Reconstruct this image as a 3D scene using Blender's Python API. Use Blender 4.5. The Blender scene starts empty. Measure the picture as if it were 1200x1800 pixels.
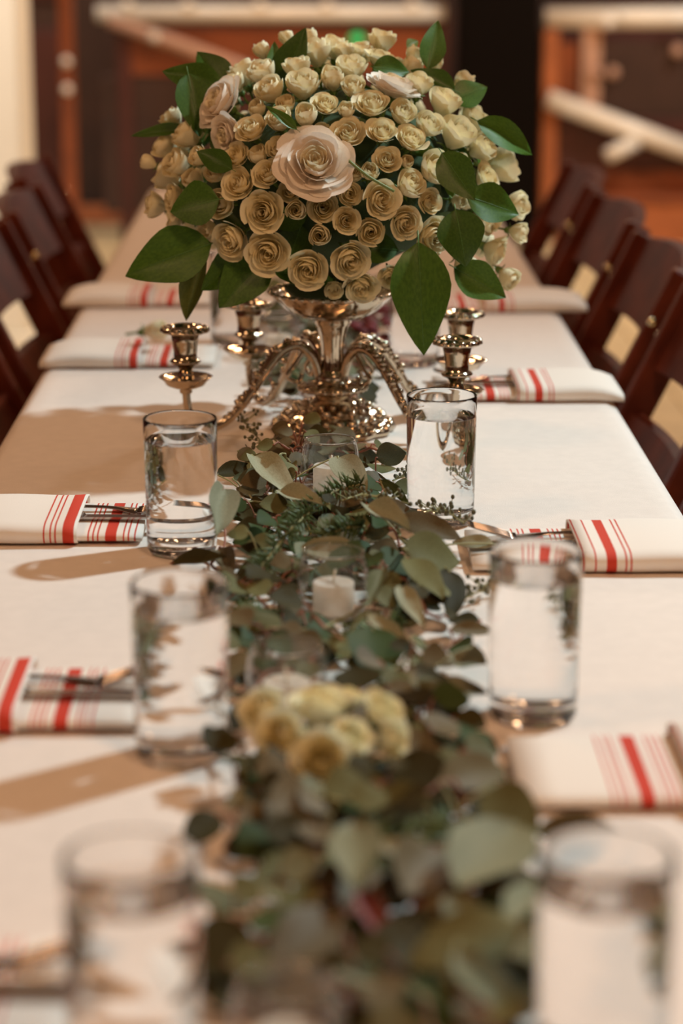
import bpy, math, random
from mathutils.bvhtree import BVHTree
from mathutils import Vector, Matrix, noise

scene = bpy.context.scene
C = scene.collection
R = math.radians
PI = math.pi

# ------------------------------------------------------------------ camera
FPX = 4000.0                                  # focal length in pixels of the 1200x1800 frame
TH = math.atan(1045 / FPX)                    # downward tilt
YAW = -math.atan(51 / (FPX / math.cos(TH)))   # turned slightly to the right
T = 0.75                                      # table height
CAM = Vector((0, 0, T + 0.59))
cd = bpy.data.cameras.new('camera')
cam = bpy.data.objects.new('camera', cd)
C.objects.link(cam)
cam.location = CAM
cam.rotation_euler = (PI / 2 - TH, 0, YAW)
cd.sensor_fit = 'VERTICAL'
cd.sensor_height = 36.0
cd.sensor_width = 24.0
cd.lens = FPX / 1800 * 36.0
cd.clip_end = 60
cd.dof.use_dof = True
cd.dof.focus_distance = 2.36
cd.dof.aperture_fstop = 3.3
scene.camera = cam

# ------------------------------------------------------------------ world, lights, exposure
w = bpy.data.worlds.new('world')
scene.world = w
w.use_nodes = True
bg = w.node_tree.nodes['Background']
bg.inputs[0].default_value = (1.0, 0.50, 0.27, 1)
bg.inputs[1].default_value = 0.09
scene.view_settings.view_transform = 'Standard'
scene.view_settings.look = 'None'
scene.view_settings.gamma = 1
scene.view_settings.use_curve_mapping = False
scene.view_settings.exposure = 0.0


def lamp(name, kind, loc, energy, col, size, target=None, spot=None, blend=0.3, caustic=False):
    l = bpy.data.lights.new(name, kind)
    l.energy = energy
    l.color = col
    l.shadow_soft_size = size
    o = bpy.data.objects.new(name, l)
    C.objects.link(o)
    o.location = loc
    if target is not None:
        o.rotation_euler = (Vector(target) - Vector(loc)).to_track_quat('-Z', 'Y').to_euler()
    if spot:
        l.spot_size = R(spot)
        l.spot_blend = blend
    if caustic:
        l.cycles.is_caustics_light = True
    return o


KEY = Vector((0.604, 0.282, 0.745)).normalized()
lamp('ceiling_spot_offscreen', 'SPOT', Vector((0, 2.3, T)) + KEY * 3.6, 515, (0.75, 0.94, 1.0), 0.085, (-0.1, 1.6, T), 72, 1.0, True)
WARM = (1.0, 0.58, 0.31)
PALE = (1.0, 0.88, 0.75)
for i, (x, y, z, e, r, c) in enumerate([(-1.5, 1.2, 2.7, 40, .22, WARM), (0.9, 0.1, 2.8, 92, .22, WARM), (-1.5, 4.0, 2.7, 46, .2, WARM),
                                        (1.7, 5.4, 2.7, 34, .18, WARM), (0.15, 7.6, 2.8, 95, .16, WARM), (2.3, 8.3, 2.7, 195, .14, PALE),
                                        (-1.5, 9.0, 2.6, 85, .12, PALE)]):
    lamp('ceiling_lamp_offscreen', 'POINT', (x, y, z), e, c, r)
lamp('pier_spot_offscreen', 'SPOT', (-1.7, 5.3, 2.5), 215, PALE, 0.12, (-1.1, 7.0, 0.9), 46, 0.6)
scene.cycles.max_bounces = 18
scene.cycles.transmission_bounces = 18

# ------------------------------------------------------------------ pixel helpers (1200x1800 frame)
FW = Vector((-math.sin(YAW) * math.cos(TH), math.cos(YAW) * math.cos(TH), -math.sin(TH)))
RT = Vector((math.cos(YAW), math.sin(YAW), 0))
UP = RT.cross(FW)


def ray(x, y):
    return FW + RT * ((x - 600) / FPX) - UP * ((y - 900) / FPX)


def onz(x, y, h=0.0):
    d = ray(x, y)
    return CAM + d * ((T + h - CAM.z) / d.z)


def ony(x, y, Y):
    d = ray(x, y)
    return CAM + d * (Y / d.y)


def mpp(p):
    return (Vector(p) - CAM).dot(FW) / FPX


# ------------------------------------------------------------------ materials
MATS = {}


def mat(name, col, rough=0.6, metal=0.0, var=0.0, noise_scale=0, noise_amt=0.0, bump=0.0, bump_scale=80, trans=0.0,
        spec=0.5, col2=None, sheen=0.0, objvar=0.0, coat=0.0):
    if name in MATS:
        return MATS[name]
    m = bpy.data.materials.new(name)
    m.use_nodes = True
    nt = m.node_tree
    n = nt.nodes
    L = nt.links.new
    b = n['Principled BSDF']
    b.inputs['Roughness'].default_value = rough
    b.inputs['Metallic'].default_value = metal
    b.inputs['Specular IOR Level'].default_value = spec
    if coat:
        b.inputs['Coat Weight'].default_value = coat
        b.inputs['Coat Roughness'].default_value = 0.15
    if sheen:
        b.inputs['Sheen Weight'].default_value = sheen
    tc = n.new('ShaderNodeTexCoord')
    src = None
    if noise_scale:
        t = n.new('ShaderNodeTexNoise')
        t.inputs['Scale'].default_value = noise_scale
        t.inputs['Detail'].default_value = 4
        L(tc.outputs['Object'], t.inputs['Vector'])
        mx = n.new('ShaderNodeMix')
        mx.data_type = 'RGBA'
        c2 = col2 or tuple(c * (1 - noise_amt) for c in col)
        mx.inputs[6].default_value = (*col, 1)
        mx.inputs[7].default_value = (*c2, 1)
        rp = n.new('ShaderNodeMapRange')
        rp.inputs[1].default_value = 0.35
        rp.inputs[2].default_value = 0.65
        L(t.outputs['Fac'], rp.inputs[0])
        L(rp.outputs[0], mx.inputs[0])
        src = mx.outputs[2]
    if objvar:
        oi = n.new('ShaderNodeObjectInfo')
        hs = n.new('ShaderNodeHueSaturation')
        mr = n.new('ShaderNodeMapRange')
        mr.inputs[3].default_value = 1 - objvar
        mr.inputs[4].default_value = 1 + objvar
        L(oi.outputs['Random'], mr.inputs[0])
        L(mr.outputs[0], hs.inputs['Value'])
        if src:
            L(src, hs.inputs['Color'])
        else:
            hs.inputs['Color'].default_value = (*col, 1)
        src = hs.outputs['Color']
    if src:
        L(src, b.inputs['Base Color'])
    else:
        b.inputs['Base Color'].default_value = (*col, 1)
    if bump:
        t2 = n.new('ShaderNodeTexNoise')
        t2.inputs['Scale'].default_value = bump_scale
        t2.inputs['Detail'].default_value = 3
        L(tc.outputs['Object'], t2.inputs['Vector'])
        bp = n.new('ShaderNodeBump')
        bp.inputs['Strength'].default_value = bump
        bp.inputs['Distance'].default_value = 0.002
        L(t2.outputs['Fac'], bp.inputs['Height'])
        L(bp.outputs[0], b.inputs['Normal'])
    if trans:
        tr = n.new('ShaderNodeBsdfTranslucent')
        if src:
            L(src, tr.inputs['Color'])
        else:
            tr.inputs['Color'].default_value = (*col, 1)
        ms = n.new('ShaderNodeMixShader')
        ms.inputs[0].default_value = trans
        L(b.outputs[0], ms.inputs[1])
        L(tr.outputs[0], ms.inputs[2])
        L(ms.outputs[0], n['Material Output'].inputs['Surface'])
    MATS[name] = m
    return m


def glassmat(name, ior, col=(1, 1, 1), rough=0.0):
    m = bpy.data.materials.new(name)
    m.use_nodes = True
    b = m.node_tree.nodes['Principled BSDF']
    b.inputs['Base Color'].default_value = (*col, 1)
    b.inputs['Roughness'].default_value = rough
    b.inputs['IOR'].default_value = ior
    b.inputs['Transmission Weight'].default_value = 1.0
    MATS[name] = m
    return m


M_CLOTH = mat('tablecloth_linen', (0.84, 0.74, 0.66), 0.85, noise_scale=60, noise_amt=0.04, bump=0.25, bump_scale=900, spec=0.2)
M_TABLE = mat('table_wood', (0.25, 0.14, 0.07), 0.5, noise_scale=8, noise_amt=0.4)
M_GLASS = glassmat('clear_glass', 1.48)
M_WATER = glassmat('water', 1.33)


def interface_mat(name, ior):
    m = bpy.data.materials.new(name)
    m.use_nodes = True
    nt = m.node_tree
    g = nt.nodes.new('ShaderNodeBsdfGlass')
    g.inputs['Roughness'].default_value = 0.0
    g.inputs['IOR'].default_value = ior
    nt.links.new(g.outputs[0], nt.nodes['Material Output'].inputs['Surface'])
    return m


M_WATERSIDE = interface_mat('water_against_glass', 1.33 / 1.48)


def thin_glass(name):
    m = bpy.data.materials.new(name)
    m.use_nodes = True
    nt = m.node_tree
    n = nt.nodes
    tr = n.new('ShaderNodeBsdfTransparent')
    tr.inputs[0].default_value = (0.975, 0.97, 0.96, 1)
    gl = n.new('ShaderNodeBsdfGlossy')
    gl.inputs['Roughness'].default_value = 0.02
    lw = n.new('ShaderNodeLayerWeight')
    pw = n.new('ShaderNodeMath')
    pw.operation = 'POWER'
    pw.inputs[1].default_value = 3.0
    nt.links.new(lw.outputs['Facing'], pw.inputs[0])
    fr = n.new('ShaderNodeMath')
    fr.operation = 'MULTIPLY_ADD'
    fr.inputs[1].default_value = 0.9
    fr.inputs[2].default_value = 0.05
    nt.links.new(pw.outputs[0], fr.inputs[0])
    mx = n.new('ShaderNodeMixShader')
    nt.links.new(fr.outputs[0], mx.inputs[0])
    nt.links.new(tr.outputs[0], mx.inputs[1])
    nt.links.new(gl.outputs[0], mx.inputs[2])
    nt.links.new(mx.outputs[0], n['Material Output'].inputs['Surface'])
    return m


M_VGLASS = thin_glass('thin_votive_glass')
M_WAX = mat('white_wax', (0.95, 0.90, 0.82), 0.45, trans=0.5)
M_WICK = mat('wick', (0.85, 0.78, 0.65), 0.9)
M_SILVER = mat('silver', (0.57, 0.47, 0.35), 0.11, 1.0, bump=0.12, bump_scale=120)
M_STEEL = mat('steel_cutlery', (0.40, 0.34, 0.30), 0.16, 1.0)
M_ROSE = mat('rose_cream', (0.92, 0.84, 0.60), 0.6, noise_scale=45, col2=(0.89, 0.79, 0.51), trans=0.22, objvar=0.07, spec=0.25)
M_ROSEC = mat('rose_cream_heart', (0.91, 0.81, 0.53), 0.6, trans=0.2, objvar=0.07, spec=0.25)
M_IVORY = mat('rose_ivory', (0.93, 0.85, 0.74), 0.6, noise_scale=30, col2=(0.91, 0.80, 0.67), trans=0.22, spec=0.25)
M_IVORYC = mat('rose_ivory_heart', (0.94, 0.84, 0.62), 0.6, trans=0.2, spec=0.25)
M_YEL = mat('rose_pale_yellow', (0.93, 0.89, 0.70), 0.6, noise_scale=40, col2=(0.92, 0.86, 0.60), trans=0.22, objvar=0.06, spec=0.25)
M_YELC = mat('rose_pale_yellow_heart', (0.94, 0.86, 0.56), 0.6, trans=0.2, spec=0.25)
M_SEPAL = mat('sepal_green', (0.13, 0.22, 0.04), 0.55, trans=0.15)
M_STEM = mat('green_stem', (0.16, 0.22, 0.06), 0.55)
M_FOAM = mat('foam_dark_green', (0.035, 0.065, 0.024), 0.95, bump=0.4, bump_scale=60)
M_LEAFG = mat('glossy_leaf', (0.070, 0.150, 0.016), 0.42, noise_scale=22, col2=(0.045, 0.110, 0.011), trans=0.10, objvar=0.25, spec=0.35)
M_LEAFL = mat('light_leaf', (0.10, 0.20, 0.025), 0.42, noise_scale=22, col2=(0.07, 0.16, 0.02), trans=0.25, objvar=0.1)
M_LEAFY = mat('yellow_green_leaf', (0.24, 0.28, 0.07), 0.5, noise_scale=22, col2=(0.17, 0.21, 0.05), trans=0.25)
M_RIB = mat('leaf_rib', (0.09, 0.20, 0.04), 0.5)
M_EUS = mat('eucalyptus_sage', (0.22, 0.215, 0.125), 0.6, noise_scale=35, col2=(0.16, 0.17, 0.10), trans=0.10, objvar=0.15, spec=0.12)
M_EUG = mat('eucalyptus_bottle_green', (0.056, 0.080, 0.022), 0.6, noise_scale=35, col2=(0.04, 0.065, 0.02), trans=0.10, objvar=0.15, spec=0.12)
M_EUL = mat('eucalyptus_silver', (0.35, 0.335, 0.225), 0.65, noise_scale=35, col2=(0.28, 0.27, 0.17), trans=0.10, objvar=0.18, spec=0.12)
M_EUM = mat('eucalyptus_green', (0.165, 0.158, 0.066), 0.62, noise_scale=35, col2=(0.12, 0.115, 0.045), trans=0.10, objvar=0.25, spec=0.12)
M_EUD = mat('eucalyptus_deep', (0.056, 0.046, 0.014), 0.65, noise_scale=35, col2=(0.038, 0.031, 0.010), trans=0.08, objvar=0.25, spec=0.12)
M_EUB = mat('eucalyptus_bronze', (0.16, 0.125, 0.065), 0.55, noise_scale=35, col2=(0.12, 0.09, 0.045), trans=0.08, objvar=0.2, spec=0.12)
M_TWIGY = mat('twig_olive', (0.30, 0.28, 0.12), 0.6)
M_TWIGR = mat('twig_red', (0.30, 0.11, 0.06), 0.6)
M_SEED = mat('eucalyptus_seed', (0.10, 0.095, 0.045), 0.6)
M_NEEDLE = mat('rosemary_needle', (0.085, 0.13, 0.04), 0.5, objvar=0.3)
M_MAROON = mat('maroon_petal', (0.22, 0.035, 0.04), 0.7, trans=0.2, objvar=0.3)
M_PINK = mat('dusty_pink_leaf', (0.22, 0.055, 0.045), 0.6, trans=0.15)
M_CHAIR = mat('mahogany', (0.150, 0.027, 0.011), 0.45, noise_scale=14, col2=(0.075, 0.014, 0.007), spec=0.1)
M_DARKW = mat('dark_panel', (0.055, 0.022, 0.014), 0.55, noise_scale=5, noise_amt=0.3)
M_MAROONW = mat('maroon_panel', (0.085, 0.020, 0.014), 0.5, noise_scale=4, noise_amt=0.3)
M_REDW = mat('red_wood', (0.30, 0.075, 0.022), 0.42, noise_scale=6, noise_amt=0.35)
M_ORANGEW = mat('orange_wood', (0.55, 0.17, 0.06), 0.45, noise_scale=6, noise_amt=0.25)
M_BLACK = mat('black_cloth', (0.006, 0.004, 0.003), 0.95, spec=0.08)
M_RAIL = mat('pale_rail', (0.94, 0.89, 0.80), 0.3, noise_scale=3, noise_amt=0.1)
M_RAILP = mat('pink_rail', (0.58, 0.34, 0.24), 0.4, noise_scale=3, noise_amt=0.1)
M_CREAM = mat('cream_plaster', (0.94, 0.90, 0.78), 0.8, noise_scale=3, noise_amt=0.06)
M_BRASS = mat('brass_knob', (0.9, 0.72, 0.45), 0.15, 1.0)
M_FLOORB = mat('pale_floor_board', (0.85, 0.68, 0.40), 0.40, noise_scale=5, noise_amt=0.2, objvar=0.08)
M_FLOOR = mat('floor_joint', (0.25, 0.15, 0.07), 0.7)


def napkin_mat(name, ramp):
    """ramp: list of (x_in_metres, is_red) constant steps along the object's own x axis, from -0.2 to 0.2"""
    m = bpy.data.materials.new(name)
    m.use_nodes = True
    nt = m.node_tree
    n = nt.nodes
    L = nt.links.new
    b = n['Principled BSDF']
    b.inputs['Roughness'].default_value = 0.85
    b.inputs['Specular IOR Level'].default_value = 0.2
    tc = n.new('ShaderNodeTexCoord')
    sx = n.new('ShaderNodeSeparateXYZ')
    L(tc.outputs['Object'], sx.inputs[0])
    mr = n.new('ShaderNodeMapRange')
    mr.inputs[1].default_value = -0.2
    mr.inputs[2].default_value = 0.2
    L(sx.outputs['X'], mr.inputs[0])
    cr = n.new('ShaderNodeValToRGB')
    cr.color_ramp.interpolation = 'CONSTANT'
    el = cr.color_ramp.elements
    WH = (0.86, 0.77, 0.68, 1)
    RD = (0.60, 0.055, 0.030, 1)
    el[0].position = 0
    el[0].color = WH
    el.remove(el[1])
    for x, red in ramp:
        e = el.new((x + 0.2) / 0.4)
        e.color = RD if red else WH
    L(mr.outputs[0], cr.inputs[0])
    L(cr.outputs[0], b.inputs['Base Color'])
    t2 = n.new('ShaderNodeTexNoise')
    t2.inputs['Scale'].default_value = 900
    L(tc.outputs['Object'], t2.inputs['Vector'])
    bp = n.new('ShaderNodeBump')
    bp.inputs['Strength'].default_value = 0.2
    bp.inputs['Distance'].default_value = 0.001
    L(t2.outputs['Fac'], bp.inputs['Height'])
    L(bp.outputs[0], b.inputs['Normal'])
    return m


def stripes(segs):
    out = []
    for a, b in sorted(segs):
        out.append((a, True))
        out.append((b, False))
    return out


def triple(x):
    return [(x + k * 0.0052, x + k * 0.0052 + 0.0014) for k in range(3)]


# inner fold: from the pocket opening (x=0) towards the table centre; outer fold: the other way
M_NAPIN = napkin_mat('napkin_stripes_inner', stripes(triple(0.008) + [(0.026, 0.036)] + triple(0.043)))
M_NAPOUT = napkin_mat('napkin_stripes_outer', stripes([(-0.0142, -0.0042)] + triple(-0.033) + [(-0.0012, 0.0)]))
M_NAPOUT2 = napkin_mat('napkin_stripes_outer_wide', stripes(triple(-0.0145) + [(-0.034, -0.024)] + triple(-0.053)))


# ------------------------------------------------------------------ mesh helpers
def mesh(name, vs, fs, m=None, smooth=True):
    me = bpy.data.meshes.new(name)
    me.from_pydata([tuple(v) for v in vs], [], fs)
    me.validate()
    if smooth:
        me.polygons.foreach_set('use_smooth', [True] * len(me.polygons))
    if m:
        me.materials.append(m)
    me.update()
    return me


def link(name, me, parent=None, loc=None, mtx=None):
    o = bpy.data.objects.new(name, me)
    C.objects.link(o)
    if parent is not None:
        o.parent = parent
    if mtx is not None:
        o.matrix_basis = mtx
    if loc is not None:
        o.location = loc
    return o


def empty(name, loc=(0, 0, 0), rz=0.0):
    o = bpy.data.objects.new(name, None)
    o.empty_display_size = 0.02
    C.objects.link(o)
    o.location = loc
    o.rotation_euler = (0, 0, rz)
    return o


def tag(o, label=None, cat=None, group=None, kind=None):
    if label:
        o['label'] = label
    if cat:
        o['category'] = cat
    if group:
        o['group'] = group
    if kind:
        o['kind'] = kind
    return o


def join(parts):
    V, Fc = [], []
    for vs, fs in parts:
        k = len(V)
        V += vs
        Fc += [tuple(i + k for i in f) for f in fs]
    return V, Fc


def lathe(prof, seg=40, closed=False):
    vs, fs = [], []
    n = len(prof)
    for r, z in prof:
        for k in range(seg):
            a = 2 * PI * k / seg
            vs.append(Vector((r * math.cos(a), r * math.sin(a), z)))
    for i in range(n - 1 if not closed else n):
        i2 = (i + 1) % n
        for k in range(seg):
            k2 = (k + 1) % seg
            fs.append((i * seg + k, i * seg + k2, i2 * seg + k2, i2 * seg + k))
    return vs, fs


def box(x0, x1, y0, y1, z0, z1, bev=0.0):
    if bev:
        b = bev
        vs, fs = [], []
        # chamfered box: 24 verts
        X, Y, Z = (x0, x1), (y0, y1), (z0, z1)
        idx = {}
        for i in (0, 1):
            for j in (0, 1):
                for k in (0, 1):
                    sx, sy, sz = (1 - 2 * i), (1 - 2 * j), (1 - 2 * k)
                    p = Vector((X[i], Y[j], Z[k]))
                    for ax in range(3):
                        q = p.copy()
                        for a2, s in enumerate((sx, sy, sz)):
                            if a2 != ax:
                                q[a2] += s * b
                        idx[(i, j, k, ax)] = len(vs)
                        vs.append(q)
        def f(*l):
            fs.append(tuple(idx[q] for q in l))
        for i in (0, 1):
            f((i, 0, 0, 0), (i, 1, 0, 0), (i, 1, 1, 0), (i, 0, 1, 0))
            f((0, i, 0, 1), (1, i, 0, 1), (1, i, 1, 1), (0, i, 1, 1))
            f((0, 0, i, 2), (1, 0, i, 2), (1, 1, i, 2), (0, 1, i, 2))
            for j in (0, 1):
                f((0, i, j, 1), (1, i, j, 1), (1, i, j, 2), (0, i, j, 2))
                f((i, 0, j, 0), (i, 1, j, 0), (i, 1, j, 2), (i, 0, j, 2))
                f((i, j, 0, 0), (i, j, 1, 0), (i, j, 1, 1), (i, j, 0, 1))
                for k in (0, 1):
                    f((i, j, k, 0), (i, j, k, 1), (i, j, k, 2))
        return vs, fs
    vs = [Vector(p) for p in ((x0, y0, z0), (x1, y0, z0), (x1, y1, z0), (x0, y1, z0), (x0, y0, z1), (x1, y0, z1), (x1, y1, z1), (x0, y1, z1))]
    return vs, [(0, 3, 2, 1), (4, 5, 6, 7), (0, 1, 5, 4), (1, 2, 6, 5), (2, 3, 7, 6), (3, 0, 4, 7)]


def spline(pts, n=6):
    pts = [Vector(p) for p in pts]
    out = []
    for i in range(len(pts) - 1):
        p0 = pts[max(i - 1, 0)]
        p1, p2 = pts[i], pts[i + 1]
        p3 = pts[min(i + 2, len(pts) - 1)]
        for k in range(n):
            t = k / n
            out.append(0.5 * ((2 * p1) + (p2 - p0) * t + (2 * p0 - 5 * p1 + 4 * p2 - p3) * t * t + (3 * p1 - p0 - 3 * p2 + p3) * t ** 3))
    out.append(pts[-1])
    return out


def tube(pts, rad, seg=8, flat=1.0):
    pts = [Vector(p) for p in pts]
    n = len(pts)
    rads = rad if isinstance(rad, (list, tuple)) else [rad] * n
    vs, fs = [], []
    t0 = (pts[1] - pts[0]).normalized()
    nrm = t0.orthogonal().normalized()
    if abs(t0.z) < 0.9:
        nrm = Vector((0, 0, 1)) - t0 * t0.z
        nrm.normalize()
    for i in range(n):
        t = (pts[min(i + 1, n - 1)] - pts[max(i - 1, 0)]).normalized()
        nrm = (nrm - t * nrm.dot(t)).normalized()
        bn = t.cross(nrm)
        for k in range(seg):
            a = 2 * PI * k / seg
            vs.append(pts[i] + nrm * (math.cos(a) * rads[i] * flat) + bn * (math.sin(a) * rads[i]))
    for i in range(n - 1):
        for k in range(seg):
            k2 = (k + 1) % seg
            fs.append((i * seg + k, i * seg + k2, (i + 1) * seg + k2, (i + 1) * seg + k))
    fs.append(tuple(range(seg - 1, -1, -1)))
    fs.append(tuple((n - 1) * seg + k for k in range(seg)))
    return vs, fs


def bar(a, b, wx, wy, side=Vector((0, 1, 0)), bev=0.004):
    """rectangular bar from a to b; wy across `side`, wx across the other direction"""
    a, b = Vector(a), Vector(b)
    t = (b - a).normalized()
    s = (side - t * side.dot(t)).normalized()
    u = t.cross(s)
    ln = (b - a).length
    vs, fs = box(-wx / 2, wx / 2, -wy / 2, wy / 2, 0, ln, bev)
    return [a + u * v.x + s * v.y + t * v.z for v in vs], fs


def ball(c, r, seg=8, rings=5, sz=(1, 1, 1)):
    vs, fs = [], []
    c = Vector(c)
    vs.append(c + Vector((0, 0, -r * sz[2])))
    for i in range(1, rings):
        p = -PI / 2 + PI * i / rings
        for k in range(seg):
            a = 2 * PI * k / seg
            vs.append(c + Vector((r * math.cos(p) * math.cos(a) * sz[0], r * math.cos(p) * math.sin(a) * sz[1], r * math.sin(p) * sz[2])))
    vs.append(c + Vector((0, 0, r * sz[2])))
    top = len(vs) - 1
    for k in range(seg):
        k2 = (k + 1) % seg
        fs.append((0, 1 + k2, 1 + k))
        for i in range(rings - 2):
            fs.append((1 + i * seg + k, 1 + i * seg + k2, 1 + (i + 1) * seg + k2, 1 + (i + 1) * seg + k))
        fs.append((1 + (rings - 2) * seg + k, 1 + (rings - 2) * seg + k2, top))
    return vs, fs


def frame(x, z, loc):
    """matrix with local x along x, local z close to z"""
    x = Vector(x).normalized()
    z = Vector(z)
    z = (z - x * z.dot(x))
    if z.length < 1e-6:
        z = x.orthogonal()
    z.normalize()
    y = z.cross(x)
    m = Matrix((x, y, z)).transposed().to_4x4()
    m.translation = Vector(loc)
    return m


class Solid:
    """triangle tree and bounds of placed geometry, for keeping things from passing through each other"""

    def __init__(self, vs, polys):
        self.t = BVHTree.FromPolygons(vs, polys)
        self.lo = [min(v[i] for v in vs) for i in range(3)]
        self.hi = [max(v[i] for v in vs) for i in range(3)]

    def hits(self, o):
        for i in range(3):
            if self.lo[i] > o.hi[i] or o.lo[i] > self.hi[i]:
                return 0
        return len(self.t.overlap(o.t))


POLYS = {}


def solid_mesh(me, m):
    if me.name not in POLYS:
        POLYS[me.name] = ([v.co.copy() for v in me.vertices], [tuple(p.vertices) for p in me.polygons])
    vs, ps = POLYS[me.name]
    return Solid([m @ v for v in vs], ps)


def solids_of(names):
    bpy.context.view_layer.update()
    out = []
    for o in C.objects:
        if o.type != 'MESH':
            continue
        r = o
        while r.parent:
            r = r.parent
        if r.name.split('.')[0] in names:
            out.append(solid_mesh(o.data, o.matrix_world))
    return out


def hits(q, lst, stop=None):
    n = 0
    for o in lst:
        n += q.hits(o)
        if stop is not None and n > stop:
            break
    return n


# ------------------------------------------------------------------ the room
TX = 0.007            # table centre line
HW = 0.373            # half width of the table
Y0, Y1 = 0.55, 5.15   # table ends
WALL = 10.35

rnd = random.Random(5)
fl = tag(link('floor', mesh('floor', *box(-3.2, 3.6, -1.0, WALL, -0.06, -0.012), M_FLOOR, False)), kind='structure')
fbm = mesh('floor_board', *box(-0.088, 0.088, -0.85, 0.85, -0.013, 0.0, 0.002), M_FLOORB, False)
for ix in range(36):
    for iy in range(7):
        y = -0.15 + iy * 1.71 + (0.85 if ix % 2 else 0)
        x = -3.05 + ix * 0.182
        if abs(x - 0.3) > 3.0:
            continue
        end = min(y + 0.85, WALL - 0.055)
        ln = end - (y - 0.85)
        if ln < 0.1:
            continue
        fb = link('floor_board', fbm, fl, (x, (end + y - 0.85) / 2, rnd.uniform(-0.0008, 0)))
        fb.scale = (1, ln / 1.7, 1)
tag(link('wall_left', mesh('wall_left', *box(-3.3, -3.2, -1.0, WALL, 0, 3.0), M_DARKW, False)), kind='structure')
tag(link('wall_right', mesh('wall_right', *box(3.6, 3.7, -1.0, WALL, 0, 3.0), M_DARKW, False)), kind='structure')
wb = tag(link('wall_back', mesh('wall_back', *box(-3.2, 3.6, WALL, WALL + 0.1, 0, 3.0), M_DARKW, False)), kind='structure')
for i, (x0, x1) in enumerate([(-2.3, -1.75), (-1.65, -1.12), (-0.72, -0.12), (-0.02, 0.58), (1.05, 1.65), (1.75, 2.4)]):
    for z0, z1 in ((0.10, 0.86), (0.98, 1.8)):
        link('wall_panel', mesh('wall_panel', *box(x0, x1, WALL - 0.03, WALL + 0.01, z0, z1, 0.012), M_MAROONW, False), wb)
tag(link('baseboard_back', mesh('baseboard_back', *box(-3.2, 3.6, WALL - 0.05, WALL - 0.028, 0, 0.085, 0.004), M_ORANGEW, False)), kind='structure')

# cream plaster pier beyond the chairs, and the black curtained pillar
p = tag(empty('plaster_pier', (-1.08, 7.1, 0)), 'cream plaster pier standing behind the dark folding chairs', 'pillar')
link('shaft', mesh('shaft', *box(-0.2, 0.2, -0.15, 0.15, 0.1, 2.9, 0.01), M_CREAM, False), p)
link('plinth', mesh('plinth', *box(-0.22, 0.22, -0.17, 0.17, 0, 0.1, 0.008), M_CREAM, False), p)
p = tag(empty('black_pillar', (0.775, 9.75, 0)), 'black square pillar between the two wooden partitions', 'pillar')
link('shaft', mesh('shaft', *box(-0.165, 0.165, -0.15, 0.15, 0.08, 2.9, 0.01), M_BLACK, False), p)
link('plinth', mesh('plinth', *box(-0.18, 0.18, -0.165, 0.165, 0, 0.08, 0.008), M_BLACK, False), p)


def railtube(a, b, r):
    return tube([a, b], r, 14)


# partition with long pale handrail (behind the bouquet)
PY = 9.75
p = tag(empty('wooden_partition', (-0.15, PY, 0)), 'low reddish wood partition with a long pale handrail and sloping brace', 'partition')
def pt(x, z, dy=0.0):
    return Vector((x + 0.15, dy, z))
link('board', mesh('board', *box(-0.62, 0.68, -0.02, 0.02, 0.70, 0.89, 0.004), M_REDW, False), p)
link('board', mesh('board', *box(-0.30, 0.68, -0.02, 0.02, 0.50, 0.695, 0.004), M_MAROONW, False), p)
link('board', mesh('board', *box(-0.74, 0.68, -0.015, 0.015, 0.12, 0.495, 0.004), M_DARKW, False), p)
link('board', mesh('board', *box(-0.74, -0.305, -0.015, 0.015, 0.50, 0.695, 0.004), M_DARKW, False), p)
hr = link('handrail', mesh('handrail', *railtube(pt(-0.90, 0.955, -0.04), pt(0.55, 0.955, -0.04), 0.034), M_RAIL), p)
link('brace_rail', mesh('brace_rail', *railtube(pt(-0.85, 0.93, -0.05), pt(-0.05, 0.64, -0.05), 0.030), M_RAILP), p)
for x in (-0.79, 0.54):
    link('post', mesh('post', *box(x + 0.12, x + 0.18, -0.03, 0.03, 0, 0.94, 0.004), M_MAROONW, False), p)
for x, z in [(-0.77, 0.985), (-0.52, 0.985), (-0.22, 0.985), (0.06, 0.985), (0.42, 0.985)]:
    link('knob', mesh('knob', *ball(pt(x, z, -0.06), 0.026, 12, 8), M_RAIL), p)
for x, z in [(-0.66, 0.86)]:
    link('knob', mesh('knob', *ball(pt(x, z, -0.09), 0.022, 12, 8), M_RAIL), p)
# slim free-standing post
p = tag(empty('slim_post', (-0.99, 9.35, 0)), 'slim brown upright post beside the reddish partition', 'post')
link('upright', mesh('upright', *box(-0.028, 0.028, -0.028, 0.028, 0.02, 1.6, 0.005), M_REDW, False), p)
link('foot', mesh('foot', *box(-0.05, 0.05, -0.05, 0.05, 0, 0.02, 0.003), M_DARKW, False), p)
for z in (0.78, 0.67):
    link('hinge', mesh('hinge', *ball((0, -0.035, z), 0.02, 12, 8), M_RAIL), p)
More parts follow.
